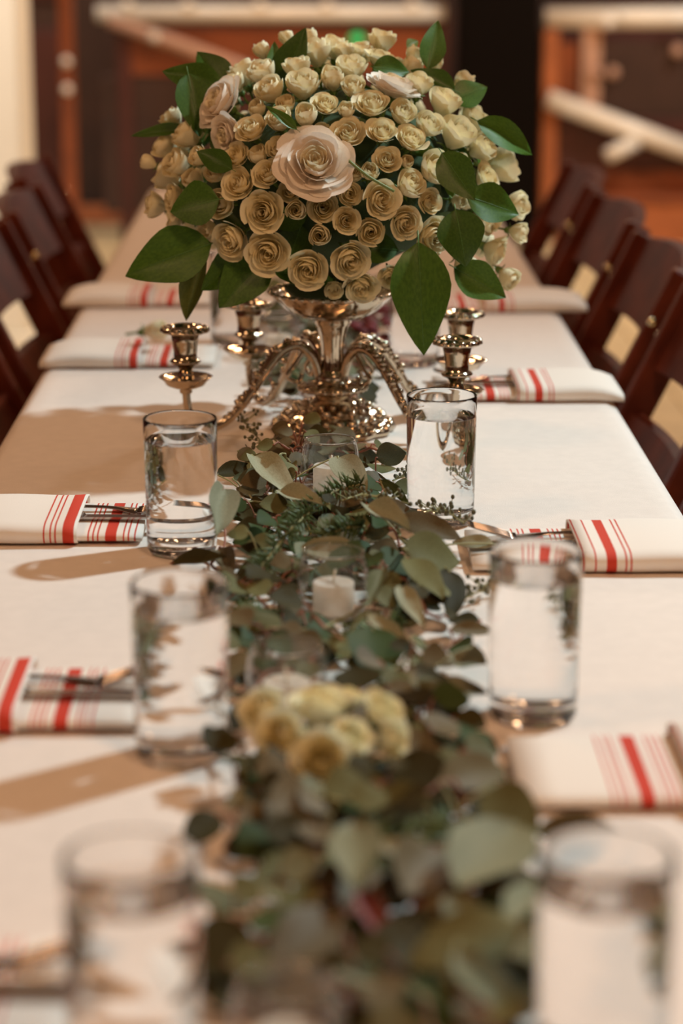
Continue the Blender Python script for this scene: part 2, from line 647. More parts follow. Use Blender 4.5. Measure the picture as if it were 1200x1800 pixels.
# partition with a descending handrail
p = tag(empty('stair_partition', (1.35, PY, 0)), 'reddish wood stair side with a pale handrail sloping down', 'partition')
def p2(x, z, dy=0.0):
    return Vector((x - 1.35, dy, z))
link('newel_post', mesh('newel_post', *box(-0.39, -0.32, -0.06, 0.06, 0, 0.885, 0.008), M_ORANGEW, False), p)
link('board', mesh('board', *box(-0.325, -0.24, -0.02, 0.02, 0.56, 0.83, 0.004), M_REDW, False), p)
link('board', mesh('board', *box(-0.23, 0.75, -0.015, 0.015, 0.52, 0.84, 0.004), M_DARKW, False), p)
link('board', mesh('board', *box(-0.33, 0.75, -0.02, 0.02, 0.30, 0.515, 0.004), M_MAROONW, False), p)
link('board', mesh('board', *box(-0.33, 0.75, -0.02, 0.02, 0.09, 0.295, 0.004), M_REDW, False), p)
link('stair_tread', mesh('stair_tread', *box(-0.20, 0.75, -0.16, -0.02, 0.17, 0.20, 0.004), M_REDW, False), p)
link('stair_riser', mesh('stair_riser', *box(-0.20, 0.75, -0.15, -0.02, 0.0, 0.17, 0.004), M_ORANGEW, False), p)
link('handrail', mesh('handrail', *railtube(p2(0.97, 0.935, -0.03), p2(2.1, 0.935, -0.03), 0.042), M_RAIL), p)
link('sloping_rail', mesh('sloping_rail', *railtube(p2(0.985, 0.605, -0.08), p2(1.75, 0.325, -0.08), 0.040), M_RAIL), p)
link('rail_end', mesh('rail_end', *railtube(p2(1.235, 0.375, -0.16), p2(1.36, 0.425, -0.10), 0.030), M_RAIL), p)
link('baluster', mesh('baluster', *box(-0.22, -0.14, -0.035, -0.02, 0.50, 0.90, 0.004), M_RAILP, False), p)
for x, z in [(1.23, 0.92), (1.28, 0.945), (1.51, 0.93)]:
    link('knob', mesh('knob', *ball(p2(x, z, -0.075), 0.03, 12, 8), M_RAIL), p)
for x, z in [(1.19, 0.71), (1.26, 0.71), (1.53, 0.80)]:
    link('knob', mesh('knob', *ball(p2(x, z, -0.05), 0.026, 12, 8), M_RAILP), p)
# green lamp of an exit light on the partition
gm = bpy.data.materials.new('green_lens')
gm.use_nodes = True
gb = gm.node_tree.nodes['Principled BSDF']
gb.inputs['Base Color'].default_value = (0.02, 0.5, 0.12, 1)
gb.inputs['Emission Color'].default_value = (0.02, 0.55, 0.14, 1)
gb.inputs['Emission Strength'].default_value = 0.7
p = tag(empty('indicator_lamp', (0.185, PY - 0.02, 0.85)), 'small round green indicator lamp on the wooden partition', 'lamp')
link('lens', mesh('lens', *ball((0, -0.03, 0), 0.024, 14, 8, (1.3, 0.8, 0.9)), gm), p)
link('bezel', mesh('bezel', [Vector((v.x, -v.z, v.y)) for v in lathe([(0.028, 0.0), (0.034, 0.0), (0.034, 0.03), (0.028, 0.03)], 20, True)[0]],
                   lathe([(0.028, 0.0), (0.034, 0.0), (0.034, 0.03), (0.028, 0.03)], 20, True)[1], M_DARKW), p)

# ------------------------------------------------------------------ table and cloth
tb = tag(empty('banquet_table', (TX, 0, 0)), 'long banquet table hidden under the white linen cloth', 'table')
link('tabletop', mesh('tabletop', *box(-HW + 0.013, HW - 0.013, Y0 + 0.013, Y1 - 0.013, T - 0.035, T - 0.0025, 0.004), M_TABLE, False), tb)
for x, y in ((-0.28, 0.75), (0.28, 0.75), (-0.28, 2.875), (0.28, 2.725), (-0.28, 5.08), (0.28, 5.0)):
    link('leg', mesh('leg', *tube([(x, y, 0), (x, y, T - 0.03)], 0.016, 12), M_DARKW), tb)


def cloth():
    dx, dy, drop = 0.0149, 0.02, 0.15
    nx = int(round(2 * (HW + drop) / dx))
    ny = int(round((Y1 - Y0 + 2 * drop) / dy))
    vs, fs = [], []
    r = 0.010

    def hang(o):
        # o: overhang beyond the edge; returns (outward, down) round a small radius
        if o <= 0:
            return 0.0, 0.0
        arc = r * PI / 2
        if o < arc:
            a = o / r
            return r * math.sin(a), r * (1 - math.cos(a))
        return r, r + (o - arc)

    for j in range(ny + 1):
        y = Y0 - drop + (Y1 - Y0 + 2 * drop) * j / ny
        for i in range(nx + 1):
            x = -HW - drop + 2 * (HW + drop) * i / nx
            ox, oy = abs(x) - HW + r, max(Y0 + r - y, y - Y1 + r)
            hx, zx = hang(ox)
            hy, zy = hang(oy)
            px = x if ox <= 0 else math.copysign(HW - r + hx, x)
            py = y if oy <= 0 else (Y0 + r - hy if y < (Y0 + Y1) / 2 else Y1 - r + hy)
            z = T - max(zx, zy)
            if zx > 0.02 or zy > 0.02:
                d = max(zx, zy)
                wv = 0.010 * d / drop * (math.sin(y * 17 + 2 * math.sin(y * 3.1)) + 0.5 * math.sin(y * 41 + 1.0))
                if zx >= zy:
                    px += math.copysign(wv + 0.006 * d / drop, x)
                else:
                    py += math.copysign(0.010 * math.sin(x * 30) * d / drop, y - 2)
            elif ox <= 0 and oy <= 0:
                k = noise.noise((x * 5, y * 5, 0.3))
                z += 0.0006 * k
                # pressed fold creases across the cloth
                for cy, am, x0, x1 in ((2.375, 0.0016, 0.13, 0.33), (3.14, 0.0020, -0.33, -0.10), (3.30, 0.0016, -0.35, -0.12), (2.74, 0.0014, -0.36, -0.24)):
                    if x0 < x < x1:
                        f = math.sin((x - x0) / (x1 - x0) * PI)
                        z += am * f * math.exp(-((y - cy - 0.01 * math.sin(x * 9)) / 0.014) ** 2)
            vs.append(Vector((TX + px, py, z)))
    for j in range(ny):
        for i in range(nx):
            a = j * (nx + 1) + i
            fs.append((a, a + 1, a + nx + 2, a + nx + 1))
    return vs, fs


cl = tag(link('tablecloth', mesh('tablecloth', *cloth(), M_CLOTH)), 'white linen cloth spread over the long banquet table', 'tablecloth')
cl.cycles.is_caustics_receiver = True


# ------------------------------------------------------------------ folding chairs
def chair_meshes():
    d = {}
    top = Vector((0.0, 0, 0.83))
    foot = Vector((-0.40, 0, 0.0))
    d['stile'] = mesh('stile', *bar(foot, top, 0.046, 0.026), M_CHAIR, False)
    d['rear_leg'] = mesh('rear_leg', *bar((0.06, 0, 0), (-0.33, 0, 0.455), 0.034, 0.020), M_CHAIR, False)
    d['seat'] = mesh('seat', *box(-0.53, -0.17, -0.185, 0.185, 0.445, 0.470, 0.008), M_CHAIR, False)

    def railm(z0, z1, th, bow):
        vs, fs = [], []
        n = 10
        lean = 0.40 / 0.83
        for k in range(n + 1):
            y = -0.20 + 0.40 * k / n
            bx = bow * (1 - (y / 0.2) ** 2)
            arch = 0.012 * (1 - (y / 0.2) ** 2) if z1 > 0.8 else 0
            for z, t in ((z0, -th), (z1 + arch, -th), (z1 + arch, th), (z0, th)):
                vs.append(Vector(((z - 0.83) * lean + bx + t, y, z)))
        for k in range(n):
            for q in range(4):
                q2 = (q + 1) % 4
                fs.append((k * 4 + q, k * 4 + q2, (k + 1) * 4 + q2, (k + 1) * 4 + q))
        fs += [(3, 2, 1, 0), tuple(n * 4 + q for q in range(4))]
        return mesh('back_rail', vs, fs, M_CHAIR, False)
    d['top_rail'] = railm(0.715, 0.828, 0.010, 0.022)
    d['back_slat'] = railm(0.585, 0.650, 0.008, 0.018)
    d['stretcher'] = mesh('stretcher', *tube([(-0.345, -0.2, 0.115), (-0.345, 0.2, 0.115)], 0.009, 8), M_CHAIR)
    d['rear_stretcher'] = mesh('rear_stretcher', *tube([(-0.035, -0.17, 0.11), (-0.035, 0.17, 0.11)], 0.009, 8), M_CHAIR)
    d['bolt'] = mesh('bolt', *ball((0, 0, 0), 0.007, 10, 6, (1, 0.6, 1)), M_BRASS)
    return d


CH = chair_meshes()


def chair(x, y, side, label, tw=0.0):
    o = tag(empty('folding_chair', (x, y, 0), (0 if side > 0 else PI) + tw), label, 'chair', 'wooden folding chairs along the table')
    for s in (-1, 1):
        link('stile', CH['stile'], o, (0, s * 0.210, 0))
        link('rear_leg', CH['rear_leg'], o, (0, s * 0.172, 0))
        link('bolt', CH['bolt'], o, (-0.182 + 0.03, s * 0.222, 0.455 + 0.02))
        link('bolt', CH['bolt'], o, (0.0, s * 0.218, 0.805))
        link('bolt', CH['bolt'], o, (-0.035 - 0.018, s * 0.222, 0.76))
    for k in ('seat', 'top_rail', 'back_slat', 'stretcher', 'rear_stretcher'):
        link(k, CH[k], o)
    return o


RL = ['mahogany folding chair drawn up by the napkin with the crisp wide stripes',
      'mahogany folding chair by the long crease in the cloth', 'mahogany folding chair next along past the crease, opposite a dark chair',
      'mahogany folding chair before the yellow-lit floor and stair partition', 'farthest mahogany folding chair on the stair partition side']
for i, y in enumerate((2.45, 3.0, 3.55, 4.1, 4.65)):
    chair(0.553, y, 1, RL[i], (-0.02, 0.015, 0.0, 0.02, -0.015)[i])
LL = ['dark folding chair beside the shadow of the bouquet', 'dark folding chair by the napkin that holds a rosebud',
      'dark folding chair past the rosebud napkin', 'dark folding chair in front of the cream pier', 'farthest dark folding chair on the cream pier side']
for i, y in enumerate((2.6, 3.15, 3.7, 4.25, 4.8)):
    chair(-0.55 - (0.05 if i == 4 else 0), y, -1, LL[i], (0.0, 0.02, -0.02, 0.015, 0.0)[i])


# ------------------------------------------------------------------ drinking glasses with water
def faceflip(vf):
    return vf[0], [tuple(reversed(f)) for f in vf[1]]


def glass_meshes():
    """tumbler: outer wall, rim and the inner wall above the water; the water's own skin closes the rest"""
    r0, r1, h, wl = 0.0335, 0.0352, 0.132, 0.111
    ri = lambda z: r0 - 0.002 + (r1 - r0) * (z - 0.016) / (h - 0.016)
    prof = [(0.0004, 0.0), (r0 - 0.006, 0.0), (r0 - 0.002, 0.0012), (r0, 0.005)]
    for k in range(1, 9):
        t = k / 8
        prof.append((r0 + (r1 - r0) * t, 0.005 + (h - 0.007) * t))
    prof += [(r1 - 0.0003, h - 0.0006), (r1 - 0.001, h), (r1 - 0.0017, h - 0.0008)]
    for k in range(4, -1, -1):
        z = wl + (h - 0.0016 - wl) * k / 4
        prof.append((ri(z), z))
    g = mesh('glass_body', *lathe(prof, 64), M_GLASS)
    wp = [(0.0004, 0.0140), (r0 - 0.010, 0.0142), (r0 - 0.005, 0.0152), (r0 - 0.0026, 0.0185)]
    for k in range(1, 8):
        z = 0.0185 + (wl - 0.0185) * k / 7
        wp.append((ri(z), z))
    side = lathe(wp, 64)
    nside = len(side[1])
    tp = lathe([(ri(wl), wl), (ri(wl) - 0.0008, wl - 0.0006), (ri(wl) - 0.003, wl - 0.0010), (0.015, wl - 0.0010), (0.0004, wl - 0.0010)], 64)
    wt = mesh('water', *join([side, tp]), M_WATERSIDE)
    wt.materials.append(M_WATER)
    for i, pl in enumerate(wt.polygons):
        pl.material_index = 0 if i < nside else 1
    return g, wt


GL, WT = glass_meshes()


def glass(x, y, label):
    o = tag(empty('water_glass', (x, y, T)), label, 'glass', 'water glasses')
    a = link('glass_body', GL, o)
    b = link('water', WT, o)
    b['label'] = 'still clear water'
    for q in (a, b):
        q.cycles.is_caustics_caster = True
    return o


glass(-0.127, 2.110, 'tall water glass just past the pocket napkin with crisp fork, before the left candle arm')
glass(0.127, 2.215, 'tall water glass beside the bouquet stand with a grey leaf against its foot')
glass(-0.097, 1.560, 'tall water glass by the pale yellow roses and a blurred fork')
glass(0.166, 1.640, 'tall water glass beside trailing eucalyptus with a napkin behind its rim')
p = ony(228, 1500, 1.07)
glass(p.x, 1.07, 'large blurred water glass by the dark cutlery and eucalyptus')
p = ony(1068, 1500, 1.07)
glass(p.x, 1.07, 'large blurred water glass next to the big round eucalyptus leaf')
p = onz(728, 640)
glass(p.x, p.y, 'water glass half hidden behind the drooping bouquet leaf')
p = onz(412, 604)
glass(p.x, p.y, 'water glass behind the candle arms near the rosebud napkin')


# ------------------------------------------------------------------ votive candles
def votive_meshes():
    def rv(z):
        return 0.0314 * math.sqrt(1 - ((z - 0.030) / (0.055 if z > 0.030 else 0.041)) ** 2)
    prof = [(0.0005, 0.0), (0.017, 0.0), (0.0205, 0.0012)]
    n = 14
    for k in range(1, n + 1):
        z = 0.0012 + 0.0578 * k / n
        prof.append((rv(z), z))
    prof += [(rv(0.059) + 0.0002, 0.0597), (rv(0.059) - 0.0007, 0.0602), (rv(0.059) - 0.0016, 0.0597)]
    for k in range(n, 0, -1):
        z = 0.005 + 0.054 * k / n
        prof.append((rv(z) - 0.0017, z))
    prof += [(0.017, 0.0046), (0.0005, 0.0044)]
    g = mesh('holder', *lathe(prof, 48), M_VGLASS)
    c = mesh('candle', *lathe([(0.0004, 0.0046), (0.0165, 0.0046), (0.018, 0.006), (0.018, 0.0315), (0.0172, 0.0325), (0.0164, 0.0322), (0.006, 0.0312), (0.0004, 0.031)], 36), M_WAX)
    wk = mesh('wick', *tube([(0, 0, 0.030), (0.0004, 0, 0.037), (0.002, 0, 0.043)], 0.0009, 6), M_WICK)
    rb = 0.0013
    rim = mesh('rim_bead', *lathe([(rv(0.059) - 0.0007 + rb * math.cos(a * PI / 4), 0.0598 + rb * math.sin(a * PI / 4)) for a in range(8)], 48, True), M_GLASS)
    return g, c, wk, rim


VG, VC, VW, VR = votive_meshes()


def votive(x, y, z, label, rz=0.0):
    o = tag(empty('votive_holder', (x, y, T + z), rz), label, 'candle holder', 'glass votive holders')
    link('holder', VG, o)
    link('rim_bead', VR, o)
    o2 = tag(empty('votive_candle', (x, y, T + z), rz), label.replace('round glass votive holder', 'white votive candle inside the round glass'), 'candle', 'white votive candles')
    c = link('wax', VC, o2)
    c.cycles.is_caustics_receiver = True
    c = link('wick', VW, o2)
    c.cycles.is_caustics_receiver = True
    return o


p = onz(586, 1085)
votive(p.x, p.y, 0, 'round glass votive holder nested in the eucalyptus, wick standing clear', 0.6)
p = ony(580, 770, 2.33)
votive(p.x, p.y, 0, 'round glass votive holder at the foot of the silver stand', 0.3)
p = ony(503, 1138, 1.63)
votive(p.x, p.y, 0, 'round glass votive holder just behind the pale yellow roses', 2.0)
p = ony(505, 1745, 1.07)
votive(p.x, p.y, 0, 'round glass votive holder next to the big dark eucalyptus leaf', 4.0)
p = ony(490, 556, 3.1)
votive(p.x, p.y, 0, 'round glass votive holder behind the silver stand', 1.0)


# ------------------------------------------------------------------ napkins and cutlery
def ring_section(dy, h, n=24, sq=3.0):
    """rounded flat section in (y, z), resting on z=0"""
    out = []
    for k in range(n):
        a = 2 * PI * k / n
        c, s = math.cos(a), math.sin(a)
        y = math.copysign(abs(c) ** (2 / (sq * 3)), c) * dy
        z = math.copysign(abs(s) ** (2 / 2.3), s) * h / 2 + h / 2
        out.append((y, z))
    return out


def extr(sec_fn, xs, cap0=True, cap1=True):
    vs, fs = [], []
    n = None
    for x in xs:
        s = sec_fn(x)
        n = len(s)
        vs += [Vector((x, y, z)) for y, z in s]
    for i in range(len(xs) - 1):
        for k in range(n):
            k2 = (k + 1) % n
            fs.append((i * n + k, i * n + k2, (i + 1) * n + k2, (i + 1) * n + k))
    if cap0:
        fs.append(tuple(range(n - 1, -1, -1)))
    if cap1:
        b = (len(xs) - 1) * n
        fs.append(tuple(b + k for k in range(n)))
    return vs, fs


def napkin(cx, cy, side, lin, lout, label, outer=None, rz=0.0, depth=0.070):
    """origin at the pocket opening; side=+1: centre of the table lies towards +x"""
    o = tag(empty('folded_napkin', (cx, cy, T), (0 if side > 0 else PI) + rz), label, 'napkin', 'striped napkins at each place')
    hin, hout = 0.0105, 0.0215
    xs = [-lout + 0.006 + (lin + lout - 0.006) * k / 10 for k in range(11)]
    inner = extr(lambda x: [(y, z + 0.0018) for y, z in ring_section(depth - 0.006, hin - 0.001 * (x > lin - 0.005))], xs)
    link('inner_fold', mesh('inner_fold', *inner, M_NAPIN), o)
    # open sleeve: outer skin and inner skin joined at the mouth, closed at the far end
    xo = [-lout + lout * k / 10 for k in range(11)]
    def so(x):
        f = 1 - 0.45 * max(0, (-x - 0.72 * lout) / (0.28 * lout)) ** 2
        sag = 1 + 0.04 * math.sin(x * 60)
        return ring_section(depth * (1 + 0.01 * math.sin(x * 90)), hout * f * sag)
    def si(x):
        f = 1 - 0.45 * max(0, (-x - 0.72 * lout) / (0.28 * lout)) ** 2
        return [(y, z + 0.0013) for y, z in ring_section(depth - 0.0016, hout * f - 0.0026)]
    a = extr(so, xo, True, False)
    b = extr(si, xo, True, False)
    n = 24
    V = a[0] + b[0]
    k0 = len(a[0])
    Fc = list(a[1]) + [tuple(reversed([i + k0 for i in f])) for f in b[1]]
    e = 10 * n
    for k in range(n):
        k2 = (k + 1) % n
        Fc.append((e + k, e + k2, k0 + e + k2, k0 + e + k))
    link('outer_fold', mesh('outer_fold', V, Fc, outer or M_NAPOUT), o)
    return o


def fork_mesh():
    # along +x, tines at +x, origin at handle end; lies with z up
    zc = lambda x: 0.0015 + 0.0035 * math.sin(min(1, x / 0.12) * PI) * 0.4 - 0.004 * math.exp(-((x - 0.142) / 0.016) ** 2) + 0.010 * max(0, (x - 0.145) / 0.045) ** 1.3 + 0.003
    def wid(x):
        if x < 0.11:
            return 0.0085 - 0.0052 * min(1, x / 0.10)
        if x < 0.145:
            t = (x - 0.11) / 0.035
            return 0.0033 + (0.0118 - 0.0033) * (t * t * (3 - 2 * t))
        return 0.0118
    vs, fs = [], []
    xs = [0.145 * k / 22 for k in range(23)]
    for x in xs:
        wd, z = wid(x), zc(x)
        th = 0.0013
        for y, dz in ((-wd, -th), (wd, -th), (wd, 0.0), (0, th * 0.8), (-wd, 0.0)):
            vs.append(Vector((x, y, z + dz)))
    n = 5
    for i in range(len(xs) - 1):
        for k in range(n):
            k2 = (k + 1) % n
            fs.append((i * n + k, i * n + k2, (i + 1) * n + k2, (i + 1) * n + k))
    fs.append(tuple(range(n - 1, -1, -1)))
    fs.append(tuple((len(xs) - 1) * n + k for k in range(n)))
    handle = mesh('fork_handle', vs, fs, M_STEEL)
    tines = []
    for q in range(4):
        y0 = -0.0094 + q * 0.00627
        pts, rad = [], []
        for k in range(8):
            x = 0.143 + 0.047 * k / 7
            pts.append((x, y0 * (1 - 0.06 * k / 7), zc(x)))
            rad.append(0.0019 * (1 - 0.6 * (k / 7) ** 3))
        tines.append(mesh('tine', *tube(pts, rad, 6), M_STEEL))
    return handle, tines


def knife_mesh():
    h = mesh('knife_handle', *bar((0, 0, 0.0035), (0.105, 0, 0.0035), 0.0052, 0.016, Vector((0, 1, 0)), 0.0018), M_STEEL, False)
    vs, fs = [], []
    n = 14
    for k in range(n + 1):
        t = k / n
        x = 0.103 + 0.115 * t
        e = 0.0075 - (0.0 if t < 0.75 else 0.009 * ((t - 0.75) / 0.25) ** 2)
        for y, z in ((-0.0075, 0.0026), (e, 0.0033), (e, 0.0039), (-0.0075, 0.0048)):
            vs.append(Vector((x, y, z)))
    for i in range(n):
        for q in range(4):
            q2 = (q + 1) % 4
            fs.append((i * 4 + q, i * 4 + q2, (i + 1) * 4 + q2, (i + 1) * 4 + q))
    fs += [(3, 2, 1, 0), tuple(n * 4 + q for q in range(4))]
    b = mesh('knife_blade', vs, fs, M_STEEL, False)
    return h, b


FH, FT = fork_mesh()
KH, KB = knife_mesh()


def fork(x, y, side, label, rz=0.0, z=0.0128):
    o = tag(empty('dinner_fork', (x, y, T + z), (0 if side > 0 else PI) + rz), label, 'fork', 'forks tucked in the napkins')
    link('handle', FH, o)
    for t in FT:
        link('tine', t, o)
    return o


def knife(x, y, side, label, rz=0.0, z=0.0125):
    o = tag(empty('dinner_knife', (x, y, T + z), (0 if side > 0 else PI) + rz), label, 'knife', 'knives tucked in the napkins')
    link('handle', KH, o)
    link('blade', KB, o)
    return o


D = 0.07
# (opening px x, front edge px y, side, inner length, outer length, label, outer mat, tilt)
NAPS = [
    (135, 963, 1, 0.062, 0.135, 'striped pocket napkin with crisp red stripes beside the bouquet shadow', M_NAPOUT, 0.0, 'beside the bouquet shadow', True),
    (28, 1299, 1, 0.098, 0.135, 'striped pocket napkin near the pale yellow roses', M_NAPOUT, 0.0, 'near the pale yellow roses', True),
    (-195, 1870, 1, 0.100, 0.135, 'blurred striped napkin under dark cutlery by the big glass', M_NAPOUT, 0.0, 'by the big blurred glass', True),
    (245, 651, 1, 0.10, 0.135, 'striped napkin with a single white rosebud lying on it', M_NAPOUT, 0.0, 'rosebud', False),
    (262, 543, 1, 0.10, 0.135, 'striped napkin past the rosebud napkin by the dark chairs', M_NAPOUT, 0.0, 'far', False),
    (1022, 1014, -1, 0.100, 0.150, 'striped pocket napkin with wide sleeve stripes opposite the crisp fork', M_NAPOUT2, 0.0, 'opposite the crisp fork', True),
    (1225, 1438, -1, 0.118, 0.150, 'plain-ended striped napkin beside the big round eucalyptus leaf', M_NAPOUT2, 0.0, 'beside the round leaf', False),
    (908, 711, -1, 0.10, 0.135, 'striped napkin with a knife past the silver candle arms', M_NAPOUT2, 0.0, 'past the candle arms', True),
    (850, 552, -1, 0.10, 0.160, 'striped napkin behind the bouquet leaves by the mahogany chairs', M_NAPOUT2, 0.0, 'far', False),
]
for px, py, sd, lin, lout, lab, om, tilt, wh, cut in NAPS:
    p = onz(px, py)
    cy = p.y + D + 0.002
    napkin(p.x, cy, sd, lin, lout, lab, om, tilt)
    if cut:
        off = 0.118
        fork(p.x - sd * (off - 0.028), cy + 0.022, sd, 'steel fork in the striped napkin ' + wh, -0.02 * sd)
        knife(p.x - sd * (off - 0.016), cy - 0.010, sd, 'steel knife in the striped napkin ' + wh, -0.03 * sd)

# ------------------------------------------------------------------ silver centrepiece
CX, CY = 0.022, 2.640
sv = tag(empty('silver_epergne', (CX, CY, T)), 'ornate silver footed stand with four candle arms holding the rose bouquet', 'centerpiece')


def lobed(prof, seg, lobes, amp_fn):
    vs, fs = lathe(prof, seg)
    out = []
    for i, (r, z) in enumerate(prof):
        for k in range(seg):
            a = 2 * PI * k / seg
            m = 1 + amp_fn(i) * math.cos(lobes * a)
            out.append(Vector((r * m * math.cos(a), r * m * math.sin(a), z)))
    return out, fs


bp = [(0.002, 0.0), (0.066, 0.0), (0.0725, 0.003), (0.0735, 0.007), (0.070, 0.011), (0.064, 0.012), (0.060, 0.0155), (0.055, 0.021), (0.048, 0.026),
      (0.040, 0.030), (0.032, 0.033), (0.026, 0.036), (0.022, 0.040), (0.020, 0.045), (0.002, 0.046)]
base = link('foot', mesh('foot', *lobed(bp, 96, 12, lambda i: 0.03 if 1 <= i <= 5 else (0.018 if i < 9 else 0)), M_SILVER), sv)
bumps = []
rr = random.Random(3)
for ring, (r, z, n, s) in enumerate([(0.069, 0.010, 30, 0.0052), (0.058, 0.019, 24, 0.0058), (0.045, 0.029, 18, 0.0050), (0.032, 0.034, 14, 0.0040)]):
    for k in range(n):
        a = 2 * PI * (k + 0.5 * (ring % 2)) / n
        bumps.append(ball((r * math.cos(a), r * math.sin(a), z), s * rr.uniform(0.75, 1.15), 8, 5, (1, 1, 0.8)))
link('foot_ornament', mesh('foot_ornament', *join(bumps), M_SILVER), sv)
col = [(0.019, 0.044), (0.024, 0.047), (0.038, 0.050), (0.041, 0.053), (0.039, 0.056), (0.026, 0.058), (0.019, 0.061), (0.0175, 0.064), (0.019, 0.067),
       (0.0165, 0.070), (0.0135, 0.074), (0.0125, 0.085), (0.0130, 0.10), (0.0150, 0.115), (0.0185, 0.126), (0.0225, 0.131), (0.022, 0.134), (0.026, 0.137)]
link('column', mesh('column', *lobed(col, 48, 8, lambda i: 0.035 if 10 <= i <= 14 else 0), M_SILVER), sv)
bw = [(0.020, 0.135), (0.034, 0.137), (0.046, 0.141), (0.056, 0.148), (0.064, 0.156), (0.070, 0.163), (0.0735, 0.167), (0.0735, 0.169), (0.071, 0.169),
      (0.066, 0.163), (0.056, 0.153), (0.044, 0.146), (0.002, 0.143)]
link('bowl', mesh('bowl', *lobed(bw, 80, 10, lambda i: 0.022 if 4 <= i <= 9 else 0), M_SILVER), sv)
bumps = []
for k in range(36):
    a = 2 * PI * k / 36
    bumps.append(ball((0.073 * math.cos(a), 0.073 * math.sin(a), 0.167), 0.0040, 8, 5, (1, 1, 0.7)))
for k in range(24):
    a = 2 * PI * k / 24
    bumps.append(ball((0.039 * math.cos(a), 0.039 * math.sin(a), 0.053), 0.0036, 8, 5))
link('beading', mesh('beading', *join(bumps), M_SILVER), sv)

# arm in the (radial, height) plane
armpts = [(0.014, 0.058), (0.022, 0.088), (0.040, 0.104), (0.060, 0.099), (0.080, 0.076), (0.098, 0.048), (0.118, 0.023), (0.140, 0.009), (0.160, 0.012), (0.172, 0.028), (0.175, 0.055)]
ap = spline([(r, 0, z) for r, z in armpts], 5)
nA = len(ap)
arad = [0.0050 + 0.0022 * math.sin(min(1, i / (nA * 0.55)) * PI) for i in range(nA)]
A_ME = mesh('arm', *tube(ap, arad, 10), M_SILVER)
orn = []
rr = random.Random(9)
for i in range(6, 34):
    q = ap[i]
    s = 0.0045 * (1.25 if 12 < i < 28 else 0.85)
    orn.append(ball(q + Vector((rr.uniform(-.003, .003), rr.uniform(-.004, .004), 0.004)), s * rr.uniform(0.7, 1.2), 8, 5))
for i in (10, 16, 22, 28):
    q = ap[i]
    for s in (-1, 1):
        orn.append(ball(q + Vector((0.002, s * 0.007, 0.005)), 0.0048, 8, 5, (1.3, 0.8, 0.8)))
orn.append(tube(spline([ap[8] + Vector((0, 0, 0)), (0.044, 0, 0.082), (0.054, 0, 0.068), (0.042, 0, 0.060), (0.036, 0, 0.070)], 5), 0.0028, 8))
ORN_ME = mesh('acanthus_ornament', *join(orn), M_SILVER)
pan = [(0.0006, 0.050), (0.0070, 0.0505), (0.0078, 0.053), (0.0070, 0.0555), (0.0150, 0.0575), (0.0230, 0.0610), (0.0265, 0.0660), (0.0305, 0.0690), (0.0318, 0.0705),
       (0.0300, 0.0712), (0.0250, 0.0690), (0.0150, 0.0672), (0.0006, 0.0665)]
PAN_ME = mesh('drip_pan', *lobed(pan, 48, 12, lambda i: 0.015 if 5 <= i <= 10 else 0), M_SILVER)
sock = [(0.0006, 0.0660), (0.0100, 0.0662), (0.0095, 0.072), (0.0080, 0.079), (0.0110, 0.084), (0.0172, 0.0868), (0.0185, 0.0890), (0.0165, 0.0910), (0.0135, 0.0925), (0.0138, 0.1000),
        (0.0152, 0.1120), (0.0170, 0.1215), (0.0150, 0.1230), (0.0120, 0.1180), (0.0105, 0.1000), (0.0006, 0.0990)]
SOCK_ME = mesh('candle_socket', *lathe(sock, 40), M_SILVER)
bob = [(0.0120, 0.1205), (0.0180, 0.1210), (0.0250, 0.1225), (0.0285, 0.1240), (0.0285, 0.1255), (0.0240, 0.1290), (0.0185, 0.1310), (0.0150, 0.1305), (0.0125, 0.1260)]
b1 = lobed(bob + [bob[0]], 64, 14, lambda i: 0.03 if 2 <= i <= 5 else 0)
bb = [b1]
for k in range(16):
    a = 2 * PI * k / 16
    bb.append(ball((0.0255 * math.cos(a), 0.0255 * math.sin(a), 0.1265), 0.0036, 8, 5))
BOB_ME = mesh('bobeche', *join(bb), M_SILVER)
for az, sc in ((187, 0.99), (-36, 0.99), (27, 1.0), (124, 1.05)):
    mtx = Matrix.Rotation(R(az), 4, 'Z') @ Matrix.Diagonal((sc, 1, 1, 1))
    a = link('arm', A_ME, sv, mtx=mtx)
    link('acanthus_ornament', ORN_ME, a)
    for nm, me in (('drip_pan', PAN_ME), ('candle_socket', SOCK_ME), ('bobeche', BOB_ME)):
        link(nm, me, a, (0.175, 0, 0))

# ------------------------------------------------------------------ roses
def petal(Rr, Hh, width, close, lip, seed, nu=8, nv=7, droop=0.0, phi=0.0, spiral=0.10, ripple=0.03):
    rr = random.Random(seed)
    ph = rr.uniform(0, 6)
    vs, fs = [], []
    for j in range(nv + 1):
        v = j / nv
        for i in range(nu + 1):
            u = -1 + 2 * i / nu
            vv = v * (1 - 0.20 * abs(u) ** 2.5)
            ang = phi + u * width / 2 * (0.55 + 0.45 * min(1, vv * 1.5))
            rad = 0.10 + (Rr - 0.10) * math.sin(min(vv * 1.75, PI / 2))
            rad *= 1 - close * max(0, vv - 0.45) ** 2
            rad += lip * max(0, vv - 0.62) ** 1.5 * 2.2
            rad *= 1 + spiral * u
            rad += ripple * vv * math.sin(u * 4.5 + ph)
            z = Hh * vv - droop * max(0, vv - 0.7) ** 2 * 3.5 + ripple * 0.8 * vv * math.sin(u * 3 + ph * 2)
            vs.append(Vector((rad * math.cos(ang), rad * math.sin(ang), z)))
    for j in range(nv):
        for i in range(nu):
            a = j * (nu + 1) + i
            fs.append((a, a + 1, a + nu + 2, a + nu + 1))
    return vs, fs


